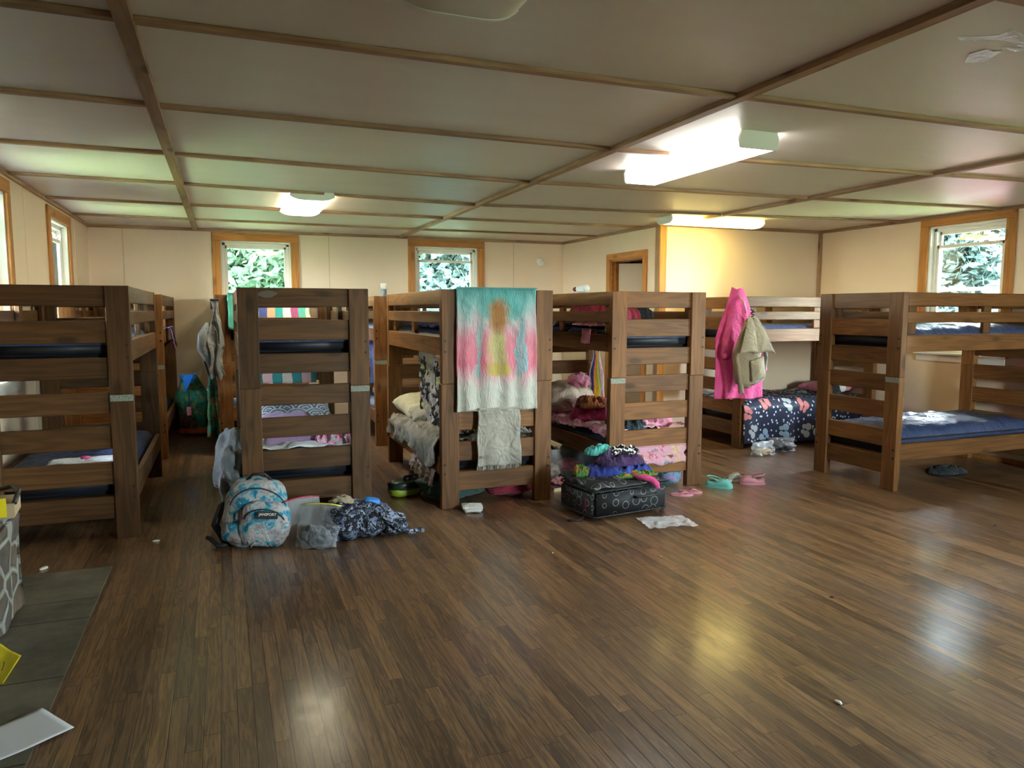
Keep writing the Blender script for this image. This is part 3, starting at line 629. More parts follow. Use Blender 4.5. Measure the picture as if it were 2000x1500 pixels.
# ------------------------------------------------------------------ bunks
ZS = [(1.656, 1.524), (1.432, 1.288), (1.196, 1.057), (.969, .829), (.742, .598), (.508, .361), (.283, .132)]
ZJ = .955; BW, BL, PW, PT = .90, 1.95, .14, .062
boltme = None
def bolt(parent, x, y, z, ax='y'):
    global boltme
    if boltme is None:
        bm = bmesh.new(); bmesh.ops.create_cone(bm, cap_ends=True, segments=12, radius1=.010, radius2=.010, depth=.006); bm.to_mesh(boltme := bpy.data.meshes.new('bolt')); bm.free(); boltme.materials.append(M_bolt)
    o = bpy.data.objects.new('bolt', boltme); COL.objects.link(o); o.parent = parent
    # parent is a board: local x along the post, z across, y thickness
    o.location = (x, y, z); o.rotation_euler = (PI/2, 0, 0); return o
def bunk(x, y, rz, label, shift=.0, tape_post=0, MW=MW):
    r = empty('bunk_bed', (x, y, 0), rz, label, 'bunk bed', 'wooden bunk beds')
    for e, v0 in enumerate((PT/2, BL-PT/2)):
        out = -1 if e == 0 else 1
        for s in (-1, 1):
            for (za, zz, sh) in ((0, ZJ, 0.), (ZJ, 1.656, shift)):
                px = s*(BW/2-PW/2)+sh
                p = board('post', (px, v0, za), (px, v0, zz), PW, PT, MW, r, up=(1, 0, 0))
                L = zz-za
                for zbolt in ((.345, .275) if za == 0 else (1.275, 1.195)):
                    # post-local: x = z - mid, z = across (+x of bunk), y = z cross x
                    bolt(p, zbolt-(za+zz)/2, PT/2*(1 if e == 0 else -1)*1.0, s*.045) if True else None
                if za == 0 and e == 0 and tape_post < 2 and s == (1 if tape_post else -1):
                    box('label_tape', (ZJ-.045-L/2, PT/2, -PW/2+.002), (ZJ-.003-L/2, PT/2+.0015, PW/2-.002), M_tape, p)
        for i, (zt, zb_) in enumerate(ZS):
            sh = shift if i < 3 else 0
            vv = v0-out*.008
            board('end_board', (-BW/2+PW-.004+sh, vv, (zt+zb_)/2), (BW/2-PW+.004+sh, vv, (zt+zb_)/2), round(zt-zb_, 3), .038, MW, r)
    for s in (-1, 1):
        xx = s*(BW/2-.022)
        for za, zz, nm, sh in ((.255, .395, 'side_rail', 0), (1.165, 1.305, 'side_rail', shift)):
            board(nm, (xx+sh, PT, (za+zz)/2), (xx+sh, BL-PT, (za+zz)/2), .14, .038, MW, r)
        for za, zz in ((1.545, 1.655), (1.405, 1.495)):
            board('guard_rail', (xx+shift-s*.0, PT, (za+zz)/2), (xx+shift, BL-PT, (za+zz)/2), round(zz-za, 3), .036, MW, r)
        for v in (.16, BL*.54, BL-.16):
            board('picket', (xx+shift-s*.037, v, 1.31), (xx+shift-s*.037, v, 1.648), .09, .034, MW, r, up=(0, 1, 0))
    for z, sh in ((.262, 0), (1.172, shift)):
        box('bed_deck', (-BW/2+.043+sh, .07, z), (BW/2-.043+sh, BL-.07, z+.018), MW, r)
    return r
bunk(-1.01, 5.35, 0, 'shaded brown wooden bunk bed cut by the left edge, behind the stone fireplace', tape_post=1, MW=MWD)
bunk(-1.01, 8.12, 0, 'wooden bunk bed in the back left corner beside the green laundry bag', tape_post=1)
bunk(.54, 5.40, 0, 'shaded brown wooden bunk bed with two backpacks on the floor at its foot', tape_post=1, MW=MWD)
bunk(.38, 8.05, 0, 'wooden back row bunk bed with a grey hoodie hanging on its left post', tape_post=2)
bunk(1.94, 5.25, 0, 'wooden bunk bed with a big pink and teal beach towel over its end', shift=.008, tape_post=2)
bunk(1.985, 8.05, 0, 'wooden back row bunk bed with a bottle standing on its corner post')
bunk(3.36, 5.24, 0, 'wooden bunk bed with the black circle print suitcase at its foot', shift=.008)
bunk(5.20, 6.925, -PI/2, 'wooden bunk bed along the yellow lit alcove wall with butterfly bedding')
bunk(5.165, 4.90, -PI/2, 'wooden bunk bed under the right window with two bare navy mattresses', tape_post=1)

def mattress(x, y, z, rz, label, up=.16, seed=1., puff=.0):
    r = empty('mattress', (x, y, z), rz, label, 'mattress', 'vinyl mattresses on the bunks')
    w2, L = .385, 1.80; y0 = .075
    b = box('mattress_core', (-w2, y0, 0), (w2, y0+L, up-.03), M_vside, r, .03, 3, smooth=True)
    def fn(u, v):
        a, c = u*2-1, v*2-1; ex = max(abs(a)**10, abs(c)**24)
        hh = up*(1+.06*nz(a*2+seed, c*4, seed))+.018*fold(a*2.4, c*6, seed)+puff*max(0, 1-c*c)*(.3+.7*fold(a*2, c*3+seed, seed))
        return (a*(w2+.006), y0+L/2+c*(L/2+.006), hh*(1-ex)+ex*(up*.55))
    sheet('vinyl_cover', 40, 80, fn, M_vinyl, r, .003)
    return r
ZM, ZU = .281, 1.191
for x, y, rz, nm in ((-1.01, 5.35, 0, 'left edge bunk'), (.54, 5.40, 0, 'bunk behind the two backpacks'), (1.94, 5.25, 0, 'bunk with the big beach towel'),
                     (3.36, 5.24, 0, 'bunk behind the circle print suitcase'), (1.985, 8.05, 0, 'bottle bunk in the back row'), (.38, 8.05, 0, 'back row bunk with the grey hoodie'),
                     (-1.01, 8.12, 0, 'back left corner bunk'), (5.20, 6.925, -PI/2, 'alcove wall bunk'), (5.165, 4.90, -PI/2, 'bunk under the right window')):
    last = y == 4.90
    mattress(x, y, ZU, rz, 'navy vinyl mattress on the upper bed of the '+nm, .15 if not last else .17, x+y, .02 if last else 0)
    mattress(x, y, ZM, rz, 'navy vinyl mattress on the lower bed of the '+nm, .17 if not last else .21, x-y, .03 if last else 0)
ZL, ZT = ZM+.175, ZU+.155     # mattress tops

exec_marker = None
# ------------------------------------------------------------------ towels and hanging cloth
o = hang('beach_towel', 1.60, 2.25, 5.25, 1.658, .735, M_towel, 2., .028, 60, 90, .35, bt=.062, nf=4.3, gather=.02, thick=.006); tag(o, 'large beach towel fading teal to pink to cream, hung over a bunk end', 'towel')
bm = None
o = hang('bath_towel', 1.765, 2.10, 5.232, .752, .315, M_lgrey, 5., .022, 36, 44, .2, bt=.05, nf=1.6, thick=.008, flare=.06); tag(o, 'small pale grey fringed towel hanging below the big beach towel', 'towel')
bm = bmesh.new(); random.seed(3)
for k in range(46):
    x = 1.757+.35*k/45+random.uniform(-.003, .003); y = 5.205+.006*math.sin(k*.9); z = .325+.008*nz(k*.3, 1)
    addbox(bm, (x-.0022, y-.003, z-.028-random.random()*.008), (x+.0022, y+.003, z))
bmesh_obj('fringe', bm, M_lgrey, o)
bm = bmesh.new()
for k in range(14): addbox(bm, (1.775+.013*k, 5.186, .385+.004*math.sin(k)), (1.784+.013*k, 5.190, .405+.006*math.sin(k*2)))
bmesh_obj('towel_border', bm, M_taupe, o)
o = hang('hooded_sweatshirt', -.14, .0, 8.03, 1.60, .82, M_grey, 7., .075, 30, 60, .1, nf=1.5, gather=.35, wav=.06); tag(o, 'light grey hooded sweatshirt hanging from a back row bunk post by the first window', 'sweatshirt')
sl = tube('sleeve', [(-.13, 8.0, 1.36), (-.19, 7.97, 1.25), (-.20, 7.98, 1.12), (-.15, 7.99, 1.02), (-.10, 8.0, .93)], [.035, .05, .055, .045, .03], M_grey, o, 12)
o = hang('tote_bag', -.20, -.06, 8.62, .80, .12, M_floral, 3., .05, 20, 30, .05, nf=1.2, gather=.55, thick=.02); tag(o, 'floral drawstring bag hanging low beside the back row hoodie bunk', 'bag')
tube('strap', [(-.16, 8.58, .8), (-.2, 8.55, .95), (-.14, 8.57, 1.0), (-.1, 8.58, .8)], .012, M_teal, o)
o = hang('striped_quilt', .05, .86, 8.045, 1.66, 1.30, M_quilt, 9., .03, 50, 30, .25, nf=3, thick=.012); tag(o, 'rainbow striped quilt hung over the end of a back row bunk', 'quilt')
o = hang('check_towel', .25, .82, 7.31, .975, .80, M_plaid, 2., .012, 30, 14, .12, nf=2, thick=.006, side=-1); tag(o, 'teal and pink check towel over the far end of the dark middle bunk', 'towel')
o = hang('print_wrap', 5.75, 6.45, 1.575, 1.17, .52, M_camo, 4., .05, 50, 60, .02, axis='x', side=1, bt=.01, nf=4, gather=.25, flare=.2, wav=.04); tag(o, 'grey and black leaf print wrap hanging inside the towel bunk', 'wrap')
o = hang('rainbow_towel', 3.56, 3.76, 6.95, 1.12, .50, M_rainbow, 6., .05, 30, 40, .02, bt=.01, nf=2.2, gather=.6, flare=.1, wav=.03); tag(o, 'rainbow striped towel hanging inside the suitcase bunk', 'towel')
o = hang('swimsuit', 8.5, 8.95, -.552, 1.31, 1.10, m_stripes('pink_navy_stripe', [(.02, .02, .05), (.7, .2, .4), (.1, .1, .3), (.02, .02, .04)], 3.), 3., .04, 24, 20, .15, axis='x', side=1, bt=.04, nf=2, wav=.03); tag(o, 'pink and navy clothing draped over the back corner bunk side rail', 'clothing')
o = hang('blue_blanket', 8.35, 8.75, 1.56, 1.16, .62, cloth('blue_fleece', (.04, .06, .20)), 3., .05, 24, 30, .02, axis='x', side=1, bt=.01, nf=2); tag(o, 'dark blue blanket hanging from the upper bed of the bottle bunk', 'blanket')
o = hang('candy_blanket', 3.08, 3.66, 5.282, .36, .20, M_candy, 5., .012, 40, 20, .12, side=-1, bt=.02, nf=1.5, wav=.05); tag(o, 'pale pink candy print blanket sagging between the end boards above the suitcase', 'blanket')

# pink robe and khaki backpack on the alcove bunk's near left post
def robe(u, v):
    k = v; z = 1.74-1.17*k; wd = .07+.17*min(1, k*2.2)+.03*k; cx = 5.10+.045*k
    ang = (u-.5)*PI*1.25; f = 1+.14*math.sin(u*26+2*nz(u*3, k*2))*min(1, k*3)
    x = cx+math.sin(ang)*wd*f; y = 6.462-max(0.01, math.cos(ang))*(.035+.09*min(1, k*2))*f
    return (x, y, z+.02*nz(u*4, k*2))
rb = sheet('bathrobe', 60, 70, robe, M_pink, None, .008); tag(rb, 'hot pink fleece robe hung on the alcove bunk corner post', 'robe')
tube('sleeve', [(5.0, 6.42, 1.36), (4.97, 6.38, 1.27), (4.93, 6.37, 1.15), (4.90, 6.37, 1.05), (4.895, 6.37, 1.0)], [.015, .05, .062, .055, .04], M_pink, rb, 12)
tube('sleeve', [(5.22, 6.38, 1.30), (5.32, 6.37, 1.15), (5.37, 6.38, 1.0), (5.40, 6.38, .86)], [.012, .045, .055, .05], M_pink, rb, 12)
tube('hanging_loop', [(5.08, 6.45, 1.70), (5.10, 6.36, 1.60), (5.13, 6.34, 1.48)], .012, M_lpink, rb)
kb = empty('canvas_backpack', (5.06, 6.22, 1.02), 0, 'khaki canvas backpack hanging by its strap in front of the pink robe', 'backpack')
def kbag(u, v):
    ang = u*2*PI; k = v; prof = [(.0, .02), (.08, .05), (.3, .12), (.5, .165), (.75, .16), (.93, .13), (1., .02)]
    for (a, ra), (b, rb_) in zip(prof, prof[1:]):
        if a <= k <= b: rr = ra+(rb_-ra)*(k-a)/(b-a); break
    rr *= 1+.12*nz(math.cos(ang)*1.5, math.sin(ang)*1.5, k*5); return (math.cos(ang)*rr, math.sin(ang)*rr*.55, .40-.72*k)
sheet('bag_body', 40, 40, kbag, M_khaki, kb, .006)
def flap(s):
    def f(u, v):
        a = (u-.5)*1.9; w_ = .02+.13*v**.8
        return (s*(.03+.07*v)+math.sin(a)*w_, -.05-.09*v**.6-math.cos(a)*.035*v, .43-.36*v-.05*abs(u-.5)*v)
    return f
for s in (-1, 1): sheet('flap', 16, 16, flap(s), M_khaki, kb, .006)
sheet('front_pocket', 14, 14, lambda u, v: (-.05+.16*u+.03*v, -.115-.03*math.sin(PI*u)*math.sin(PI*v), -.03-.22*v+.05*u), M_khaki, kb, .014)
for pts in ([(.0, -.04, .40), (-.12, -.06, .25), (-.17, -.05, .0), (-.13, -.06, -.2), (-.10, -.05, -.36)], [(.02, -.04, .40), (.13, -.06, .2), (.2, -.05, -.0), (.17, -.05, -.22), (.06, -.05, -.26), (.02, -.05, -.15)]):
    tube('shoulder_strap', pts, [.018, .022, .022, .02, .03, .02][:len(pts)], M_lgrey if pts[1][0] > 0 else M_khaki, kb, 8)
tube('drawcord', [(.0+.02*math.cos(a*1.9), -.06+.02*math.sin(a*1.9), .40+.012*a) for a in range(9)], .007, M_black, kb, 6)

# butterfly blanket over the alcove lower bed: top and drop
def bfly(u, v):
    X = 5.215+1.70*u; L1 = .80; L2 = .40; q = v*(L1+L2)
    if q < L1: Y = 7.30-q; z = ZL+.05+.03*nz(u*6, v*4)+.02*fold(u*6, v*4, 3)
    else:
        k = (q-L1)/L2; Y = 7.30-L1-.062-.025*math.sin(u*24+2*nz(u*5, 0))*k-.01*k; z = ZL+.05-.45*k+.05*nz(u*3, 1.)*k
        if k < .12: Y = 7.30-L1-.062*k/.12
    return (X, Y, max(z, .02))
o = sheet('blanket', 120, 70, bfly, M_bfly, None, .006, 1.75, 1.2); tag(o, 'navy blanket printed with pale and coral butterflies on the alcove lower bed', 'blanket')
o = pillow('pillow', (6.95, 7.05, ZL+.11), .5, .45, .13, M_lpink, .1); tag(o, 'light pink pillow at the head of the butterfly bed', 'pillow')
o = blob('plush_toy', (6.72, 6.72, ZL+.12), (.13, .09, .075), M_char, 2.); tag(o, 'black and white plush toy lying beyond the butterfly blanket', 'toy')
blob('plush_face', (6.80, 6.66, ZL+.14), (.06, .04, .05), M_white_c, 4., parent=o)

# ------------------------------------------------------------------ bedding in the near row
def spread(name, x0, x1, y0, y1, z, mat, seed, label, cat, amp=.03, over=None, n=(44, 90), us=1., vs_=1., fs=1.):
    """rumpled sheet on a bed; over=(drop, side) folds it over a side rail"""
    W_ = x1-x0
    def fn(u, v):
        Y = y0+(y1-y0)*v; D = over[0]*(.65+.5*nz(v*3+seed, 2.)) if over else 0; q = u*(W_+D)
        f = fold(q*5*fs, Y*5*fs, seed)
        if over and over[1] < 0: q = (1-u)*(W_+D)
        if q <= W_: X = q; zz = z+amp*f+.02*nz(q*4, Y*3, seed)
        else:
            k = q-W_; X = W_+.035+.03*math.sin(Y*22+seed)*min(1, k*6)+.02*f; zz = z+amp*f-k
            if k < .05: X = W_+.035*k/.05
        X = x0+X if not over or over[1] > 0 else x1-X
        return (X, Y, zz+.012)
    return tag(sheet(name, n[0], n[1], fn, mat, None, .006, us, vs_), label, cat)
# dark middle bunk (backpacks at foot)
spread('bed_sheet', .14, .94, 5.49, 7.22, ZL+.02, M_white_c, 3, 'white sheet on the lower bed of the dark middle bunk', 'sheet', .03)
o = pillow('pillow', (.55, 6.55, ZL+.19), .62, .42, .16, M_scallop, .05, math.radians(38)); tag(o, 'white pillow printed with grey scallop arcs', 'pillow')
o = pillow('cushion', (.45, 5.90, ZL+.12), .42, .40, .20, M_purple, .1, .3); tag(o, 'plush lilac cushion on the lower bed of the dark middle bunk', 'cushion')
o = pile('throw_blanket', (.78, 5.8, ZL+.01), .17, .28, .20, M_pinkgrey, 4); tag(o, 'pink and grey print blanket heaped beside the lilac cushion', 'blanket')
o = blob('duvet', (.03, 5.72, .33), (.12, .27, .26), M_grey, 5., .35, 2.2, flatz=.05); tag(o, 'grey printed bedding bulging out of the left side of the dark middle bunk', 'bedding')
o = blob('black_hat', (.52, 6.3, ZL+.13), (.12, .1, .06), M_char, 2.); tag(o, 'black cap lying before the scallop pillow', 'cap'); o.name = 'cap'
# towel bunk
spread('blanket', 1.50, 2.32, 5.36, 6.95, ZL+.01, M_taupe, 7, 'rumpled taupe blanket spilling over the left rail of the towel bunk', 'blanket', .07, (.30, -1), (80, 110), fs=1.5)
o = hang('dust_ruffle', 5.40, 6.15, 1.50, .262, .14, M_lpink if False else cloth('mauve_cotton', (.34, .25, .22)), 3., .03, 40, 20, .02, axis='x', side=-1, bt=.01, nf=5); tag(o, 'mauve sheet hanging below the taupe blanket', 'sheet')
o = pillow('pillow', (1.83, 6.72, ZL+.16), .66, .48, .19, M_cream, .12, math.radians(12), math.radians(-6), 3.); tag(o, 'cream pillow on the lower bed of the towel bunk', 'pillow')
o = pillow('pillow', (1.82, 6.35, ZL+.11), .60, .40, .14, M_lgrey, -.1, .1, 0, 8.); tag(o, 'pale grey pillow lying against the cream pillow', 'pillow')
o = box('pink_card', (-.10, -.06, 0), (.10, .06, .012), flat('neon_pink_card', (.85, .08, .25), .5), None, .003, 2, (1.80, 6.56, ZL+.265), (.15, -.08, .3)); o.name = 'notebook'; tag(o, 'neon pink notebook resting on the cream pillow', 'notebook')
o = pile('shirt', (1.86, 5.98, ZL+.10), .20, .17, .12, M_char, 6); tag(o, 'charcoal shirt crumpled on the taupe blanket', 'shirt')
o = pile('clothes_heap', (1.76, 5.52, ZL+.08), .13, .09, .12, M_beach, 9); tag(o, 'small heap of printed clothes behind the end boards of the towel bunk', 'clothes')
spread('bed_sheet', 1.60, 2.30, 5.33, 7.1, ZT, M_vinyl, 9, 'loose navy cover on the upper mattress of the towel bunk', 'cover', .03)
# suitcase bunk
spread('bed_sheet', 2.96, 3.74, 5.33, 7.1, ZL+.02, M_pinkp, 11, 'pink sheet on the lower bed of the suitcase bunk', 'sheet', .05, (.09, -1))
o = blob('plush_bear', (3.12, 6.45, ZL+.20), (.24, .2, .16), M_plush, 3., .18); tag(o, 'cream plush bear on the lower bed of the suitcase bunk', 'soft toy')
blob('plush_hat', (3.19, 6.38, ZL+.36), (.11, .10, .08), M_plushp, 5., .25, parent=o)
o = pile('fleece_throw', (3.20, 5.98, ZL+.04), .24, .24, .26, M_pink, 3, fs=7); tag(o, 'hot pink fleece throw heaped in front of the plush bear', 'throw')
o = pile('fleece_scarf', (3.10, 5.92, ZL+.17), .15, .13, .12, M_brownhair, 8); tag(o, 'amber brown fleece lying on the pink throw', 'fleece')
o = pile('shirt', (3.22, 5.52, ZL+.04), .18, .2, .12, M_dteal, 5); tag(o, 'dark teal black shirt at the left rail of the suitcase bunk', 'shirt')
o = pile('blanket', (3.44, 5.62, ZL+.05), .26, .24, .17, M_lpink, 12); tag(o, 'light pink blanket seen through the end boards of the suitcase bunk', 'blanket')
spread('bed_sheet', 2.97, 3.72, 5.33, 7.1, ZT, M_lgrey, 13, 'rumpled pale sheet on the upper bed of the suitcase bunk', 'sheet', .06)
o = pile('blanket', (3.12, 5.80, ZT+.02), .16, .45, .12, M_pinkp, 14); tag(o, 'pink print blanket on the upper bed of the suitcase bunk', 'blanket')
o = hang('scarf', 5.62, 5.78, 2.94, 1.335, 1.21, M_lpink, 3., .015, 14, 14, .1, axis='x', side=-1, bt=.04, nf=1); tag(o, 'pink cloth end hanging over the upper left rail of the suitcase bunk', 'cloth')
o = pile('sleeping_bag', (3.22, 6.0, ZT+.06), .24, .5, .24, M_red, 15, fs=6); tag(o, 'dark red sleeping bag bundled on the upper bed of the suitcase bunk', 'sleeping bag')
o = pile('jacket', (3.42, 5.75, ZT+.08), .17, .16, .17, M_maroon if False else M_char, 16); tag(o, 'black jacket on top of the dark red sleeping bag', 'jacket')
def bottle(name, c, r, h, mat, mat2, label, rot=(0, 0, 0)):
    b = empty(name, c, 0, label, 'bottle'); b.rotation_euler = rot
    lathe('bottle_body', [(0, 0), (r*.95, 0), (r, h*.05), (r, h*.55), (r*.97, h*.62), (r*.55, h*.72)], mat, b); lathe('bottle_cap', [(r*.6, h*.70), (r*.62, h*.95), (r*.5, h), (0, h)], mat2, b); return b
b = empty('water_bottle', (1.655, 8.10, 1.656), 0, 'clear topped water bottle standing on a back row bunk corner post', 'bottle')
lathe('bottle_body', [(0, 0), (.030, 0), (.032, .004), (.032, .078), (0, .079)], flat('slate_plastic', (.10, .13, .15), .3), b); lathe('bottle_top', [(.031, .08), (.032, .135), (.030, .14), (0, .14)], m_poly('clear_acrylic', milk=.15), b)
bottle('shampoo_bottle', (2.93, 5.72, 1.69), .033, .24, m_poly('milky_plastic', milk=.5), M_maroon, 'clear bottle with dark round cap lying on the guard rail of the suitcase bunk', (-PI/2, 0, 0))
# bottle bunk (back row)
o = pile('clothes_heap', (1.88, 8.9, ZL+.02), .2, .4, .2, M_beach, 21); tag(o, 'heap of pale mixed clothes on the lower bed of the bottle bunk', 'clothes')
o = pile('duffel_bag', (1.86, 8.5, 0), .2, .35, .24, M_red, 23); tag(o, 'dark red bag under the bottle bunk', 'bag')
def scuff(bk_, x, z, w_, h_, seed):
    bm = bmesh.new(); n = 22; vs_l = []
    for k in range(n):
        a = 2*PI*k/n; q_ = 1+.35*nz(math.cos(a)*2+seed, math.sin(a)*2); vs_l.append(bm.verts.new((x+math.cos(a)*w_*q_, .0068, z+math.sin(a)*h_*q_)))
    f = bm.faces.new(vs_l); e_ = bmesh.ops.extrude_face_region(bm, geom=[f]); bmesh.ops.translate(bm, verts=[v for v in e_['geom'] if isinstance(v, bmesh.types.BMVert)], vec=(0, -.0015, 0)); bmesh.ops.recalc_face_normals(bm, faces=bm.faces)
    bmesh_obj('sticker_residue', bm, M_scuff, bk_)
M_scuff = flat('torn_sticker_residue', (.11, .09, .07), .8, bs=60)
BKS = [o_ for o_ in bpy.data.objects if o_.name.startswith('bunk_bed')]
BKS.sort(key=lambda o_: o_.name)
scuff(BKS[0], -.36, 1.59, .085, .022, 1.); scuff(BKS[2], -.25, 1.612, .065, .026, 3.)
# folded paper sheet on the left edge bunk
o = sheet('folded_sheet', 20, 20, lambda u, v: (-1.12+.40*u, 5.55+.22*v+.05*u, ZL+.02+.02*nz(u*3, v*3)), cloth('white_print_cotton', (.62, .68, .74), (.75, .76, .78)), None, .006); tag(o, 'folded white cloth on the lower mattress of the left edge bunk', 'cloth')
o = blob('pink_hairband', (-.90, 5.62, ZL+.05), (.03, .02, .012), M_pink, 2., .2, sub=2); o.name = 'hairband'; tag(o, 'tiny pink hair band on the folded white cloth', 'hair band')

# ------------------------------------------------------------------ floor things
def sellip(name, c, r, mat, parent=None, p=2.8, seed=1., amp=.06, rot=(0, 0, 0), n=(40, 28), dent=None):
    """rounded padded volume (superellipsoid) with slight creasing"""
    bm = bmesh.new(); R = []
    def sg(a, e): return math.copysign(abs(a)**e, a)
    e = 2/p
    for j in range(1, n[1]):
        th = -PI/2+PI*j/n[1]; row = []
        for i in range(n[0]):
            ph = 2*PI*i/n[0]; x = sg(math.cos(th), e)*sg(math.cos(ph), e); y = sg(math.cos(th), e)*sg(math.sin(ph), e); z = sg(math.sin(th), e)
            k = 1+amp*nz(x*2+seed, y*2, z*2)+amp*.5*fold(x*3+z*2, y*3+z*2, seed)-amp*.4
            row.append(bm.verts.new((x*r[0]*k, y*r[1]*k, z*r[2]*k)))
        R.append(row)
    a = bm.verts.new((0, 0, -r[2])); b = bm.verts.new((0, 0, r[2]))
    for A, B in zip(R, R[1:]):
        for i in range(n[0]): bm.faces.new((A[i], A[(i+1) % n[0]], B[(i+1) % n[0]], B[i]))
    for i in range(n[0]): bm.faces.new((a, R[0][(i+1) % n[0]], R[0][i])); bm.faces.new((b, R[-1][i], R[-1][(i+1) % n[0]]))
    return bmesh_obj(name, bm, mat, parent, c, rot, smooth=True)
bp = empty('backpack', (.175, 4.93, 0), math.radians(-4), 'tie dye blue and white backpack slumped upright on the floor at the bunk foot', 'backpack')
bd = sellip('main_body', (-.02, .03, .205), (.20, .13, .215), M_tie, bp, 2.6, 2., .10, (-.12, .10, 0))
pk = sellip('front_pocket', (.035, -.10, .15), (.155, .075, .145), M_tie, bp, 2.9, 4., .09, (-.15, .12, 0))
def arc(name, cx, cy, cz, rx, rz_, a0, a1, mat, par, dy=0., r=.004, n=24, tilt=0.):
    return tube(name, [(cx+rx*math.cos(a0+(a1-a0)*k/n), cy+dy*math.sin(PI*k/n), cz+rz_*math.sin(a0+(a1-a0)*k/n)+tilt*math.cos(a0+(a1-a0)*k/n)) for k in range(n+1)], r, mat, par, 6)
arc('zipper', .0, -.062, .215, .175, .165, 2.9, .25, M_black, bp, -.035, .0045, tilt=-.02)
arc('zipper', .035, -.150, .175, .12, .085, 3.0, .15, M_black, bp, -.02, .004, tilt=-.015)
arc('zipper', -.03, .00, .235, .185, .175, 2.7, .9, M_lgrey, bp, -.02, .004)
pt = box('logo_patch', (-.062, -.004, -.024), (.062, .003, .024), M_black, bp, .003, loc=(.055, -.186, .225), rot=(-.30, .10, 0))
def text(s, size, mat, par, loc, rot=(PI/2, 0, 0), name='lettering'):
    c = bpy.data.curves.new(name, 'FONT'); c.body = s; c.size = size; c.align_x = 'CENTER'; c.align_y = 'CENTER'; c.extrude = .0006; c.offset = .0004
    t = bpy.data.objects.new('tmp', c); COL.objects.link(t); bpy.context.view_layer.update()
    me = bpy.data.meshes.new_from_object(t.evaluated_get(bpy.context.evaluated_depsgraph_get())); bpy.data.objects.remove(t)
    return link(name, me, mat, par, loc, rot)
text('JANSPORT', .022, M_white, pt, (0, -.0052, .004))
box('patch_line', (-.05, -.0052, -.016), (.05, -.004, -.0135), M_maroon, pt)
tube('carry_handle', [(-.07, .05, .405), (-.03, .03, .445), (.04, .02, .445), (.08, .05, .395)], .010, M_black, bp)
tube('shoulder_strap', [(-.12, .10, .30), (-.23, .06, .24), (-.27, .03, .13), (-.22, .02, .03), (-.12, .02, .015)], [.02, .026, .026, .022, .014], M_black, bp, 8)
tube('webbing', [(-.18, -.02, .012), (-.25, -.04, .010), (-.30, .02, .045), (-.325, .03, .055)], [.016, .016, .014, .013], M_black, bp, 6)
tube('zipper_pull', [(-.105, -.115, .255), (-.112, -.135, .22), (-.11, -.14, .17)], .005, M_maroon, bp, 6)
tube('zipper_pull', [(-.02, -.165, .09), (-.03, -.18, .05), (-.05, -.185, .03)], .003, M_lgrey, bp, 6)
sellip('lower_panel', (-.09, -.03, .10), (.14, .11, .10), M_tie, bp, 2.4, 8., .14)

b2 = empty('backpack', (.83, 4.86, 0), math.radians(-3), 'black and white floral backpack lying on its side on the floor', 'backpack')
sellip('main_body', (-.03, 0, .115), (.25, .16, .12), M_black_floral, b2, 2.3, 5., .16, (0, .06, 0))
sellip('front_pocket', (-.13, -.07, .12), (.13, .11, .125), M_black_floral, b2, 2.4, 9., .14)
sellip('top_pocket', (.17, -.03, .075), (.13, .11, .075), M_black_floral, b2, 2.2, 3., .2, (0, .2, 0))
arc('zipper', -.05, -.155, .13, .06, .10, 2.2, -1.0, M_black, b2, -.02, .004)
arc('piping', .09, -.10, .10, .05, .12, 2.0, -1.2, M_black, b2, -.05, .005)
tube('shoulder_strap', [(.05, -.10, .19), (.14, -.14, .13), (.22, -.15, .06), (.29, -.13, .025), (.37, -.12, .035), (.38, -.12, .03)], [.014, .02, .022, .02, .015, .014], M_black_floral, b2, 8)
box('strap_buckle', (.365, -.138, .018), (.39, -.10, .042), flat('grey_plastic', (.2, .22, .25), .4), b2, .004)
bx2 = sellip('blue_pouch', (.06, .0, .225), (.055, .04, .022), M_bluep, b2, 3., 2., .05, (0, .15, 0))
blob('tan_cloth', (-.14, .0, .225), (.075, .06, .045), M_khaki, 4., .4, parent=b2)

def bag(name, c, w_, h, d, rz, label, zipm=None, seed=1., tilt=.25, inner=None):
    r = empty(name, c, rz, label, 'plastic bag')
    def mk(sgn):
        def f(u, v):
            a = u*2-1; th = d*(1-v)**.6*(1-a*a)**.5
            return (a*w_/2*(1-.10*nz(v*3+seed, sgn))+.02*nz(v*4, seed), sgn*th*(.8+.5*nz(u*4+seed, v*4, sgn))+tilt*v*h, h*v*math.cos(tilt)*(1-.05*a*a)+.012*nz(u*5, v*5, seed)+.005)
        return f
    for s_ in (-1, 1): sheet('bag_film', 24, 24, mk(s_), M_poly, r, 0)
    if zipm: tube('zip_strip', [(a*w_/2*.98+.02*nz(4, seed), tilt*h, h*math.cos(tilt)*(1-.05*a*a)+.008) for a in (-1, -.5, 0, .5, 1)], .005, zipm, r, 6)
    if inner: blob('bag_contents', (0, 0, h*.25), (w_*.36, d*.7, h*.25), inner, seed, .3, parent=r, flatz=.006)
    return r
bag('zip_bag', (.44, 4.90, 0), .26, .27, .05, .35, 'clear zip bag with a red zip standing between the two backpacks', M_zip_r, 3, .05, None)
bag('zip_bag', (.50, 4.70, 0), .27, .27, .06, -.45, 'clear zip bag with a yellow zip flopped against the floral backpack', M_zip_y, 6, .45, M_grey)
# flat zip bag
o = sheet('zip_bag', 30, 24, lambda u, v: (2.72+.36*u+.05*v-.06, 4.22+.26*v-.06*u, .008+.022*fold(u*3, v*3, 5)+.008*nz(u*5, v*5)), m_poly('flat_clear_bag', milk=.35), None, .0); tag(o, 'empty clear zip bag lying flat in front of the suitcase', 'plastic bag')
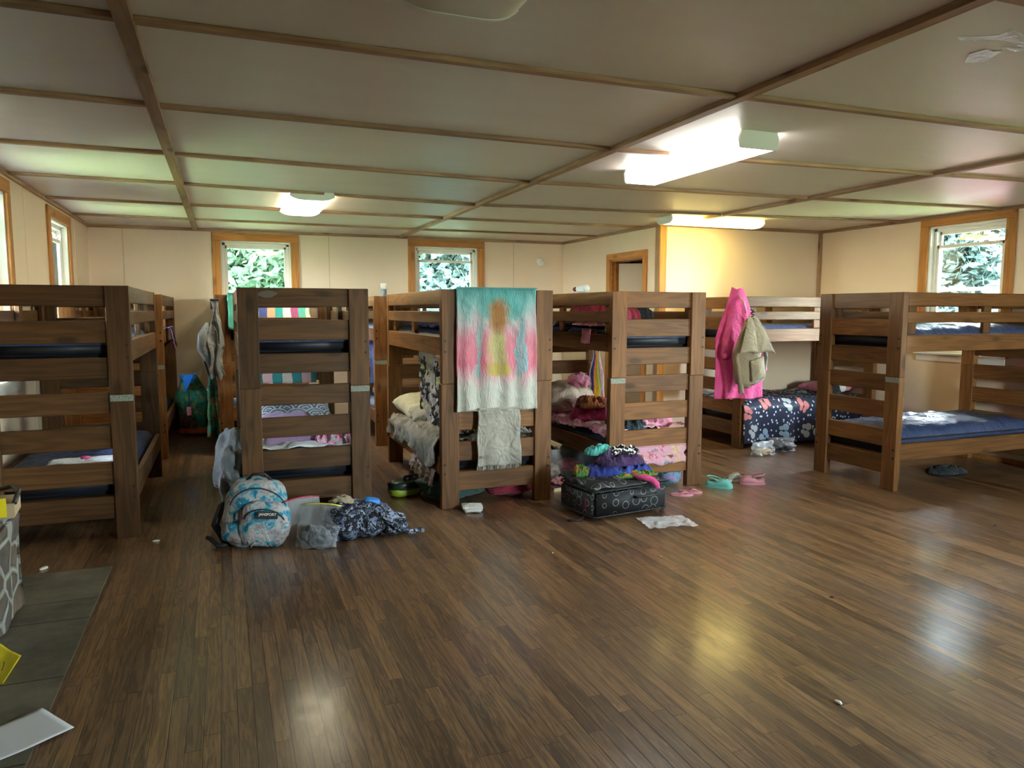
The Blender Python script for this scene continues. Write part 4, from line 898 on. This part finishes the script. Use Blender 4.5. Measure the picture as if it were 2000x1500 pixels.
# lunch box
lb = empty('lunch_box', (1.335, 5.80, 0), .15, 'black and lime oval lunch bag on the floor left of the towel bunk', 'lunch bag')
sellip('lower_shell', (0, 0, .045), (.14, .10, .045), M_lime, lb, 3., 1., .03); sellip('upper_shell', (.0, 0, .095), (.137, .097, .045), M_gloss, lb, 3., 2., .06, (0, -.05, 0))
tube('carry_handle', [(-.02, -.04, .12), (-.02, -.05, .165), (.05, -.03, .165), (.05, 0, .12)], .013, M_black, lb); tube('zipper', [(.142*math.cos(a), .102*math.sin(a), .068) for a in [k*2*PI/24 for k in range(24)]], .004, M_black, lb, 6, True)
sellip('side_pocket', (.055, -.03, .13), (.05, .04, .025), M_blackp, lb, 2.5)
o = sellip('stuff_sack', (1.66, 5.62, .11), (.24, .28, .11), M_teal, None, 2.2, 4., .25, (0, 0, .2)); tag(o, 'dark teal bag pushed under the towel bunk', 'bag')
o = sellip('stuff_sack', (2.12, 5.52, .065), (.19, .14, .062), M_red, None, 2.3, 7., .25); tag(o, 'red bag under the towel bunk', 'bag')
o = sheet('folded_sock', 16, 12, lambda u, v: (1.62+.14*u+.03*v, 5.14+.13*v-.05*u, .02+.014*math.sin(PI*u)*math.sin(PI*v)+.006*nz(u*4, v*4)), M_white_c, None, .03); tag(o, 'folded white cloth on the floor at the towel bunk foot', 'cloth'); o.name = 'cloth'
o2 = sheet('folded_sock', 12, 8, lambda u, v: (1.63+.11*u, 5.10+.07*v-.03*u, .012+.006*math.sin(PI*u)), M_white_c, o, .02); o2.name = 'cloth_fold'

# suitcase
sc = empty('suitcase', (2.70, 4.80, 0), math.radians(7), 'black suitcase printed with grey circles lying flat on the floor', 'suitcase')
cb_ = box('case_body', (-.335, -.23, .02), (.335, .23, .225), M_case, sc, .03, 4, smooth=True)
uvl = cb_.data.uv_layers.new(name='UVMap')
for p in cb_.data.polygons:
    nn = p.normal
    for li in p.loop_indices:
        c = cb_.data.vertices[cb_.data.loops[li].vertex_index].co
        uvl.data[li].uv = (c.x, c.z+3) if abs(nn.y) > max(abs(nn.x), abs(nn.z)) else ((c.y+5, c.z+3) if abs(nn.x) > abs(nn.z) else (c.x, c.y+7))
def lid(u, v):
    a, b = u*2-1, v*2-1; ed = max(abs(a), abs(b))**8
    return (a*.338, b*.235, .235+.035*(1-ed)*(.6+.6*fold(a*2, b*1.5, 3))+.018*nz(a*2, b*2, 4)+(.02 if b > 0 else 0)*(b))
sheet('case_lid', 44, 34, lid, M_case, sc, .014, .68, .47)
tube('zipper', [(x, y, .222) for x, y in ((-.337, -.20), (-.31, -.232), (0, -.236), (.31, -.232), (.337, -.20), (.338, 0), (.337, .2), (.31, .232), (-.31, .232), (-.337, .2), (-.338, 0))], .006, M_black, sc, 6, True)
tube('piping', [(x, y, .035) for x, y in ((-.33, -.20), (-.305, -.226), (0, -.228), (.305, -.226), (.33, -.20), (.33, .2), (.3, .226), (-.3, .226), (-.33, .2))], .006, M_black, sc, 6, True)
tube('carry_handle', [(.02, -.235, .15), (.03, -.262, .155), (.12, -.270, .155), (.21, -.262, .155), (.22, -.235, .15)], .011, M_black, sc)
tube('corner_handle', [(-.30, .05, .235), (-.34, .02, .27), (-.345, -.04, .27), (-.32, -.07, .235)], .016, M_black, sc)
for x, y in ((.345, .16), (.345, -.16)): lathe('wheel', [(0, -.012), (.028, -.012), (.03, 0), (.028, .012), (0, .012)], M_blackp, sc, (x, y, .032), (0, PI/2, 0), 16)
box('red_strap', (-.05, -.002, 0), (-.035, .002, .09), M_zip_r, sc, loc=(-.337, -.09, .07), rot=(0, 0, PI/2))
tube('webbing', [(-.33, -.12, .03), (-.40, -.14, .006), (-.47, -.10, .008)], .008, M_black, sc, 6)
o = pile('towel', (2.76, 4.86, .262), .27, .17, .15, M_blue, 31, fs=8); tag(o, 'royal blue towel heaped on the black suitcase', 'towel')
o = pile('jacket', (2.74, 4.82, .345), .19, .12, .13, M_dpurple, 33, fs=9); tag(o, 'dark purple garment on top of the suitcase heap', 'clothing')
o = pile('shirt', (2.80, 4.83, .42), .12, .07, .07, M_cow, 35); tag(o, 'black and white patch print cloth crowning the suitcase heap', 'cloth')
o = pile('shirt', (2.64, 4.90, .41), .12, .07, .085, M_mint, 36); tag(o, 'mint green cloth at the top left of the suitcase heap', 'cloth')
o = pile('shirt', (2.83, 4.70, .265), .19, .06, .05, M_greenp, 37); tag(o, 'green and orange print shirt under the blue towel', 'shirt')
o = pile('bib', (2.47, 4.86, .265), .07, .06, .10, M_greenp, 38); o.name = 'cloth'; tag(o, 'bright green cloth at the left edge of the suitcase heap', 'cloth')
o = tube('sock', [(2.78, 4.64, .285), (2.84, 4.585, .285), (2.89, 4.56, .268), (2.92, 4.545, .235), (2.93, 4.54, .205)], [.012, .022, .024, .024, .015], M_pink, None, 10); tag(o, 'hot pink sock hanging over the suitcase front edge', 'sock')

# shoes
def clog(c, rz, mat, label, name='clog', heel=True, sole=None, L=.225, wd=.095, strap=True, hh=.085):
    r = empty(name, c, rz, label, 'shoe')
    def wprof(t): return wd/2*(.62+.38*math.sin(PI*min(1, t*1.05))**.7)*(1 if t < .85 else 1-.5*((t-.85)/.15)**2)
    bm = bmesh.new(); n = 24; R = []; 
    for i in range(n+1):
        t = i/n; x = -L/2+L*t; w_ = max(.006, wprof(t)*(min(1, t/.06)**.5)*(min(1, (1-t)/.08)**.5)); kp = [(0, .55), (.1, .66), (.38, .62), (.5, .88), (.65, 1.), (.8, .92), (.92, .66), (1.01, .35)]
        for (ta, va), (tb, vb) in zip(kp, kp[1:]):
            if ta <= t <= tb: top = hh*(va+(vb-va)*(t-ta)/(tb-ta)); break
        ring = []
        for k in range(16):
            a = 2*PI*k/16; y = w_*math.cos(a); z = .010+(top-.010)*(.5+.5*math.sin(a))
            if math.sin(a) < -.3: z = .004
            ring.append(bm.verts.new((x, y*(1.05 if math.sin(a) < 0 else 1), z)))
        R.append(ring)
    for A, B in zip(R, R[1:]):
        for k in range(16): bm.faces.new((A[k], A[(k+1) % 16], B[(k+1) % 16], B[k]))
    bm.faces.new(R[0][::-1]); bm.faces.new(R[-1]); bmesh_obj('upper', bm, mat, r, smooth=True)
    pts = [(-L/2+L*k/12, max(.006, wprof(k/12))*1.06) for k in range(13)]
    bm = bmesh.new(); out = [(x, y) for x, y in pts]+[(x, -y) for x, y in pts[::-1]]; lo = [bm.verts.new((x, y, 0)) for x, y in out]; hi = [bm.verts.new((x, y, .018)) for x, y in out]
    for k in range(len(out)): bm.faces.new((lo[k], lo[(k+1) % len(out)], hi[(k+1) % len(out)], hi[k]))
    bm.faces.new(lo[::-1]); bm.faces.new(hi); bmesh_obj('sole', bm, sole or mat, r, bev=.003)
    sellip('foot_opening', (-L*.22, 0, hh*.645), (L*.17, wd*.27, hh*.05), M_chipd, r, 2.2, 1., 0., n=(20, 10))
    if strap: tube('heel_strap', [(L*.02, wd*.48, hh*.8), (-L*.2, wd*.50, hh*.95), (-L*.42, wd*.30, hh*1.02), (-L*.50, 0, hh*1.02), (-L*.42, -wd*.30, hh*1.02), (-L*.2, -wd*.50, hh*.95), (L*.02, -wd*.48, hh*.8)], .006, mat, r, 8)
    for k in range(6): lathe('vent_hole', [(0, .001), (.004, .001), (.004, -.003)], M_black, r, (L*(.12+.07*(k % 3)), wd*(.15 if k < 3 else -.15), hh*(1.0-.02*(k % 3))), (0, 0, 0), 8)
    return r
clog((3.90, 5.10, 0), math.radians(-50), M_mclog, 'mint green clog on the floor right of the suitcase bunk post')
clog((4.24, 5.10, 0), math.radians(160), M_pclog, 'mauve clog on the floor, nearest to the camera of the loose pair')
s_ = clog((4.22, 5.26, 0), math.radians(185), M_shoe, 'grey green mesh shoe on the floor behind the mauve clog', 'water_shoe', sole=M_sole, strap=False, hh=.07)
for k in range(3): tube('lace', [(.01+.02*k, -.025, .062), (.01+.02*k, 0, .070), (.01+.02*k, .025, .062)], .003, M_white, s_, 6)
def flip(c, rz, label):
    r = empty('flip_flop', c, rz, label, 'shoe'); L = .19
    bm = bmesh.new(); out = [(math.cos(a)*L/2, math.sin(a)*(.036+.008*math.cos(a))) for a in [k*2*PI/28 for k in range(28)]]
    lo = [bm.verts.new((x, y, 0)) for x, y in out]; hi = [bm.verts.new((x, y, .016)) for x, y in out]
    for k in range(28): bm.faces.new((lo[k], lo[(k+1) % 28], hi[(k+1) % 28], hi[k]))
    bm.faces.new(lo[::-1]); bm.faces.new(hi); bmesh_obj('sole', bm, M_flip, r, bev=.004)
    tube('strap', [(-.02, .036, .014), (.02, .022, .038), (.055, 0, .020), (.02, -.022, .038), (-.02, -.036, .014)], .005, M_flip, r, 8)
flip((3.44, 4.98, 0), math.radians(-25), 'pink flip flop by the right end of the suitcase, nearer one')
flip((3.56, 5.03, 0), math.radians(-35), 'pink flip flop tucked against the bunk post, farther one')
# under the suitcase bunk
o = sellip('stuff_sack', (3.55, 5.35, .075), (.12, .1, .07), M_multi_p if False else m_multi('purple_teal_print', [(.18, .12, .28), (.05, .30, .32), (.15, .10, .2), (.25, .18, .32)], 12.), None, 2.2, 3., .2); tag(o, 'purple and teal pouch under the right side of the suitcase bunk', 'bag')
bag('plastic_bag', (2.68, 5.90, 0), .26, .26, .08, .2, 'clear plastic bag under the suitcase bunk', None, 8, .05, M_white_c)
bag('plastic_bag', (2.98, 6.15, 0), .3, .24, .08, -.2, 'clear bag of pink things beside the dark space under the suitcase bunk', None, 11, .05, M_lpink)
o = box('storybook', (-.13, -.10, 0), (.13, .10, .03), flat('cream_pages', (.7, .62, .4), .7), None, .004, loc=(2.62, 5.58, 0), rot=(0, 0, .2)); o.name = 'book'; tag(o, 'pale book lying on the floor left of the suitcase', 'book')
box('cover', (-.132, -.102, .03), (.132, .102, .034), M_maroon, o); box('cover', (-.132, -.102, -.0), (.132, .102, .003), M_zip_y, o)
o = pile('clothes_heap', (2.66, 5.58, .034), .11, .09, .06, M_pinkp, 41); tag(o, 'small pink and white cloth on the pale book', 'cloth')
o = pile('clothes_heap', (2.86, 6.5, 0), .25, .25, .24, M_char, 42); tag(o, 'dark clothes heap under the far half of the suitcase bunk', 'clothes')
o = sellip('storage_tub', (3.2, 6.3, .11), (.2, .18, .11), M_blackp, None, 4., 1., .02); tag(o, 'black tub under the suitcase bunk', 'tub')
# alcove bunk floor
bag('plastic_bag', (5.22, 6.12, 0), .30, .14, .10, .1, 'clear bag with brown contents on the floor by the butterfly blanket, left one', None, 14, .05, M_card)
bag('plastic_bag', (5.56, 6.22, 0), .30, .14, .10, -.3, 'clear bag with dark contents on the floor by the butterfly blanket, right one', None, 17, .2, M_char)
o = pile('cloth_scrap', (5.62, 5.72, 0), .07, .06, .05, M_lpink, 44); tag(o, 'pink scrap of cloth on the floor behind the right bunk post', 'cloth')
o = pile('shirt', (6.25, 4.82, 0), .20, .12, .07, M_char, 45); tag(o, 'black cloth on the floor under the right window bunk', 'cloth')
# laundry duffel + ball
db = empty('duffel_bag', (-.36, 9.62, 0), 0, 'tall green tropical print laundry bag with a blue lining in the back corner aisle', 'laundry bag')
bm = None
def duf(u, v):
    a = u*2*PI; z = .10+.60*v; r = (.20-.02*v-.10*max(0, v-.55)/.45)*(1+.10*nz(math.cos(a)*2, math.sin(a)*2, v*4)+.05*math.sin(a*7)*v)
    return (math.cos(a)*r-.05*v**2, math.sin(a)*r*.8, z+.03*math.sin(a*2+1)*v)
sheet('bag_body', 44, 36, duf, M_floral, db, .006)
def lin(u, v):
    a = u*2*PI; r = (.095-.02*v)*(1+.06*math.sin(a*5)); return (math.cos(a)*r-.05, math.sin(a)*r*.8-.01, .69+.03*math.sin(a*2+1)-.10*v+.02)
sheet('lining', 30, 8, lin, M_skyb, db, .004)
sheet('open_flap', 12, 14, lambda u, v: (-.10+.12*u*(1-.75*v), -.125-.025*v, .735-.20*v+.02*u), M_skyb, db, .004)
sellip('bag_base', (0.01, 0, .075), (.20, .16, .075), M_orange, db, 2.6, 2., .08)
tube('drawcord', [(-.05, -.16, .54), (-.045, -.175, .45), (-.05, -.18, .36)], .008, M_dpurple, db, 6)
box('luggage_tag', (-.075, -.19, .26), (-.025, -.183, .36), M_lpink, db, .002)
# papers, debris
def paper(name, corners, mat, label, curl=.02, cat='paper', thick=.0008, seed=0):
    c = [Vector(q_) for q_ in corners]
    def fn(u, v):
        p = (c[0]*(1-u)+c[1]*u)*(1-v)+(c[3]*(1-u)+c[2]*u)*v
        return (p.x, p.y, p.z+.002+curl*((u-.5)**2)*(.5+v)+.002*(1+nz(u*3+seed, v*3)))
    return tag(sheet(name, 14, 14, fn, mat, None, thick), label, cat)
paper('paper_sheet', [(-.80, 2.725, .008), (-.546, 2.895, .008), (-.681, 3.078, .008), (-.935, 2.92, .008)], M_paper, 'blank white paper sheet on the floor at the lower left corner', .02)
yn = paper('paper_note', [(-.965, 3.72, .03), (-.845, 3.54, .035), (-.862, 3.33, .009), (-.965, 3.43, .009)], M_yellow, 'bright yellow note with faint pen marks on the slate hearth', .03)
for k in range(3): tube('pen_mark', [(-.93+.02*k, 3.47, .052+.002*k), (-.915+.015*k, 3.44, .05), (-.925+.02*k, 3.41, .045)], .0015, M_chipd, yn, 5)
random.seed(8)
for i, (x, y, r, mt, lb_) in enumerate([(-.455, 5.186, .022, M_chip, 'pale oval crumb on the floor right of the left bunk post'), (-1.02, 4.85, .026, M_chip, 'pale oval crumb beyond the slate hearth'), (2.152, 2.05, .016, M_chip, 'small white and dark crumb on the near floor at right'),
        (2.934, 2.87, .012, M_chipd, 'tiny dark crumb on the floor below the window glare'), (5.0, 3.46, .014, M_chipd, 'tiny dark crumb far right on the shiny floor'), (1.86, 4.05, .008, M_chip, 'tiny white speck on the floor below the towel bunk'), (2.45, 3.75, .006, M_chip, 'tiny white speck on the open floor below the suitcase'), (-.13, 7.35, .025, M_chipd, 'dark leaf scrap in the back aisle')]):
    o = blob('crumb', (x, y, r*.28), (r, r*.6, r*.3), mt, i+1., .3, sub=2, rz=i*.8); tag(o, lb_, 'crumb', 'crumbs on the floor')
# fireplace, hearth
fp = empty('fireplace', (-1.4, 3.4, 0), 0, 'fieldstone fireplace with pale mortar at the left edge of the photo', 'fireplace')
def rock(name, lo, hi, par):
    bm = bmesh.new(); addbox(bm, lo, hi); bmesh.ops.bevel(bm, geom=list(bm.edges), offset=.02, segments=2, affect='EDGES'); bmesh.ops.subdivide_edges(bm, edges=list(bm.edges), cuts=1, use_grid_fill=True)
    me = bpy.data.meshes.new(name); bm.to_mesh(me); bm.free(); o = link(name, me, M_stone, par, smooth=True)
    s1 = o.modifiers.new('sub', 'SUBSURF'); s1.subdivision_type = 'SIMPLE'; s1.levels = s1.render_levels = 4
    tx = bpy.data.textures.new('stone_relief', 'VORONOI'); tx.noise_scale = .28
    d = o.modifiers.new('relief', 'DISPLACE'); d.texture = tx; d.strength = .045; d.mid_level = .5; d.texture_coords = 'GLOBAL'; return o
rock('raised_hearth', (-.07, -1.35, 0), (.41, .88, .50), fp)
rock('chimney_breast', (-.10, -.95, .5), (.30, .80, ZC-.004), fp)
bm = bmesh.new(); 
hs_ = tag(box('slate_hearth', (-1.46, 1.7, 0), (-.655, 4.76, .006), M_slate, None, .002), 'grey slate hearth slabs set in the floor before the fireplace', 'hearth')
for y in (2.72, 3.35, 3.98, 4.25): box('slab_joint', (-1.40, y, .0055), (-.66, y+.006, .0068), M_chipd, hs_)
bk = empty('basket', (-1.05, 4.13, .52), .1, 'cardboard tray with a dark wire handle and yellow papers on the raised hearth', 'tray')
box('tray_body', (-.10, -.12, 0), (.09, .10, .07), M_card, bk, .004); tube('wire_handle', [(.09, -.1, .07), (.10, -.02, .11), (.06, .08, .115), (-.05, .10, .09)], .012, M_wire, bk)
box('yellow_paper', (-.08, -.123, .01), (.06, -.1205, .10), M_yellow, bk)

# ------------------------------------------------------------------ outdoors
lw = box('lawn', (-40, -30, -.75), (50, 60, -.7), M_grass); lw['kind'] = 'structure'
def tree(x, y, h, rc, seed, label, mat, n=34000, ls=.105):
    random.seed(seed); r = empty('leafy_tree', (x, y, -.7), 0, label, 'tree', 'trees outside the windows')
    tube('trunk', [(0, 0, 0), (.1, .05, h*.3), (.0, .1, h*.6), (.1, 0, h*.85)], [.2, .16, .1, .04], M_bark, r, 10)
    bm = bmesh.new()
    cl = [(random.gauss(0, rc*.5), random.gauss(0, rc*.5), h*.12+random.random()*h*.85, rc*(.3+.3*random.random())) for _ in range(40)]
    for k in range(n):
        cx, cy, cz, cr = random.choice(cl); d = Vector((random.gauss(0, 1), random.gauss(0, 1), random.gauss(0, .8))).normalized()*cr*(.6+.4*random.random())
        c = Vector((cx, cy, cz))+d; a = Vector((random.gauss(0, 1), random.gauss(0, 1), random.gauss(0, 1))).normalized(); b = a.orthogonal().normalized(); s = ls*(.6+.8*random.random())
        bm.faces.new([bm.verts.new(c+a*s), bm.verts.new(c+b*s*.45), bm.verts.new(c-a*s), bm.verts.new(c-b*s*.45)])
    for cx, cy, cz, cr in cl:
        q_ = bmesh.ops.create_icosphere(bm, subdivisions=3, radius=cr*.3, matrix=Matrix.Translation((cx, cy, cz)))
        for v in q_['verts']: v.co += Vector((nz(v.co.x*5, v.co.y*5, v.co.z*5), nz(v.co.y*5, v.co.z*5, 3), nz(v.co.x*5, v.co.z*5, 9)))*.25
    bmesh_obj('foliage', bm, mat, r)
tree(.9, 16.6, 6.2, 2.6, 1, 'dense green tree seen through the first back window', M_leaf)
tree(-5.9, 22.5, 8, 2.6, 2, 'tall green tree to the left behind the first back window', M_leaf)
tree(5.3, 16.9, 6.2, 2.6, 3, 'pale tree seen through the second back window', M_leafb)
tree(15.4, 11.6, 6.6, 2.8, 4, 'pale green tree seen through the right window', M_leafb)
tree(19.0, 18.0, 8, 2.6, 5, 'tall tree further back outside the right window', M_leaf)
tree(-7.5, 13.5, 7, 2.4, 6, 'tree outside the left wall windows', M_leaf)
def woodland(p0, p1, seed, label, h=5.2):
    random.seed(seed); bm = bmesh.new(); p0, p1 = Vector(p0), Vector(p1); L = (p1-p0).length; cs = []
    for k in range(int(L*2.2)):
        p = p0.lerp(p1, random.random()); r_ = .9+.7*random.random(); c = Vector((p.x+random.gauss(0, .7), p.y+random.gauss(0, .7), -.5+random.random()*h)); cs.append((c, r_))
        q_ = bmesh.ops.create_icosphere(bm, subdivisions=2, radius=r_*.6, matrix=Matrix.Translation(c))
        for v in q_['verts']: v.co += Vector((nz(v.co.x*3, v.co.y*3, v.co.z*3), nz(v.co.y*3, v.co.z*3, 3), nz(v.co.x*3, v.co.z*3, 9)))*.45
    for k in range(22000):
        c0, r_ = random.choice(cs); d = Vector((random.gauss(0, 1), random.gauss(0, 1), random.gauss(0, .9))).normalized()*r_*(.8+.3*random.random()); c = c0+d
        a = Vector((random.gauss(0, 1), random.gauss(0, 1), random.gauss(0, 1))).normalized(); b = a.orthogonal().normalized(); s = .11*(.6+.8*random.random())
        bm.faces.new([bm.verts.new(c+a*s), bm.verts.new(c+b*s*.5), bm.verts.new(c-a*s), bm.verts.new(c-b*s*.5)])
    tag(bmesh_obj('woodland_edge', bm, M_leafb), label, 'woodland', None, 'stuff')
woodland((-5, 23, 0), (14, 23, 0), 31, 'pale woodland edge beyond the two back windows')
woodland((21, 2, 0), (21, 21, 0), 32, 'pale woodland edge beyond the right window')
sh = empty('shed', (11.6, 9.2, -.7), .3, 'low red shed outside the right window', 'shed')
box('shed_wall', (-1.6, -1.1, 0), (1.6, 1.1, 1.95), M_barn, sh); box('shed_roof', (-1.8, -1.3, 1.95), (1.8, 1.3, 2.03), flat('dark_shingles', (.03, .028, .03), .9), sh, .01)
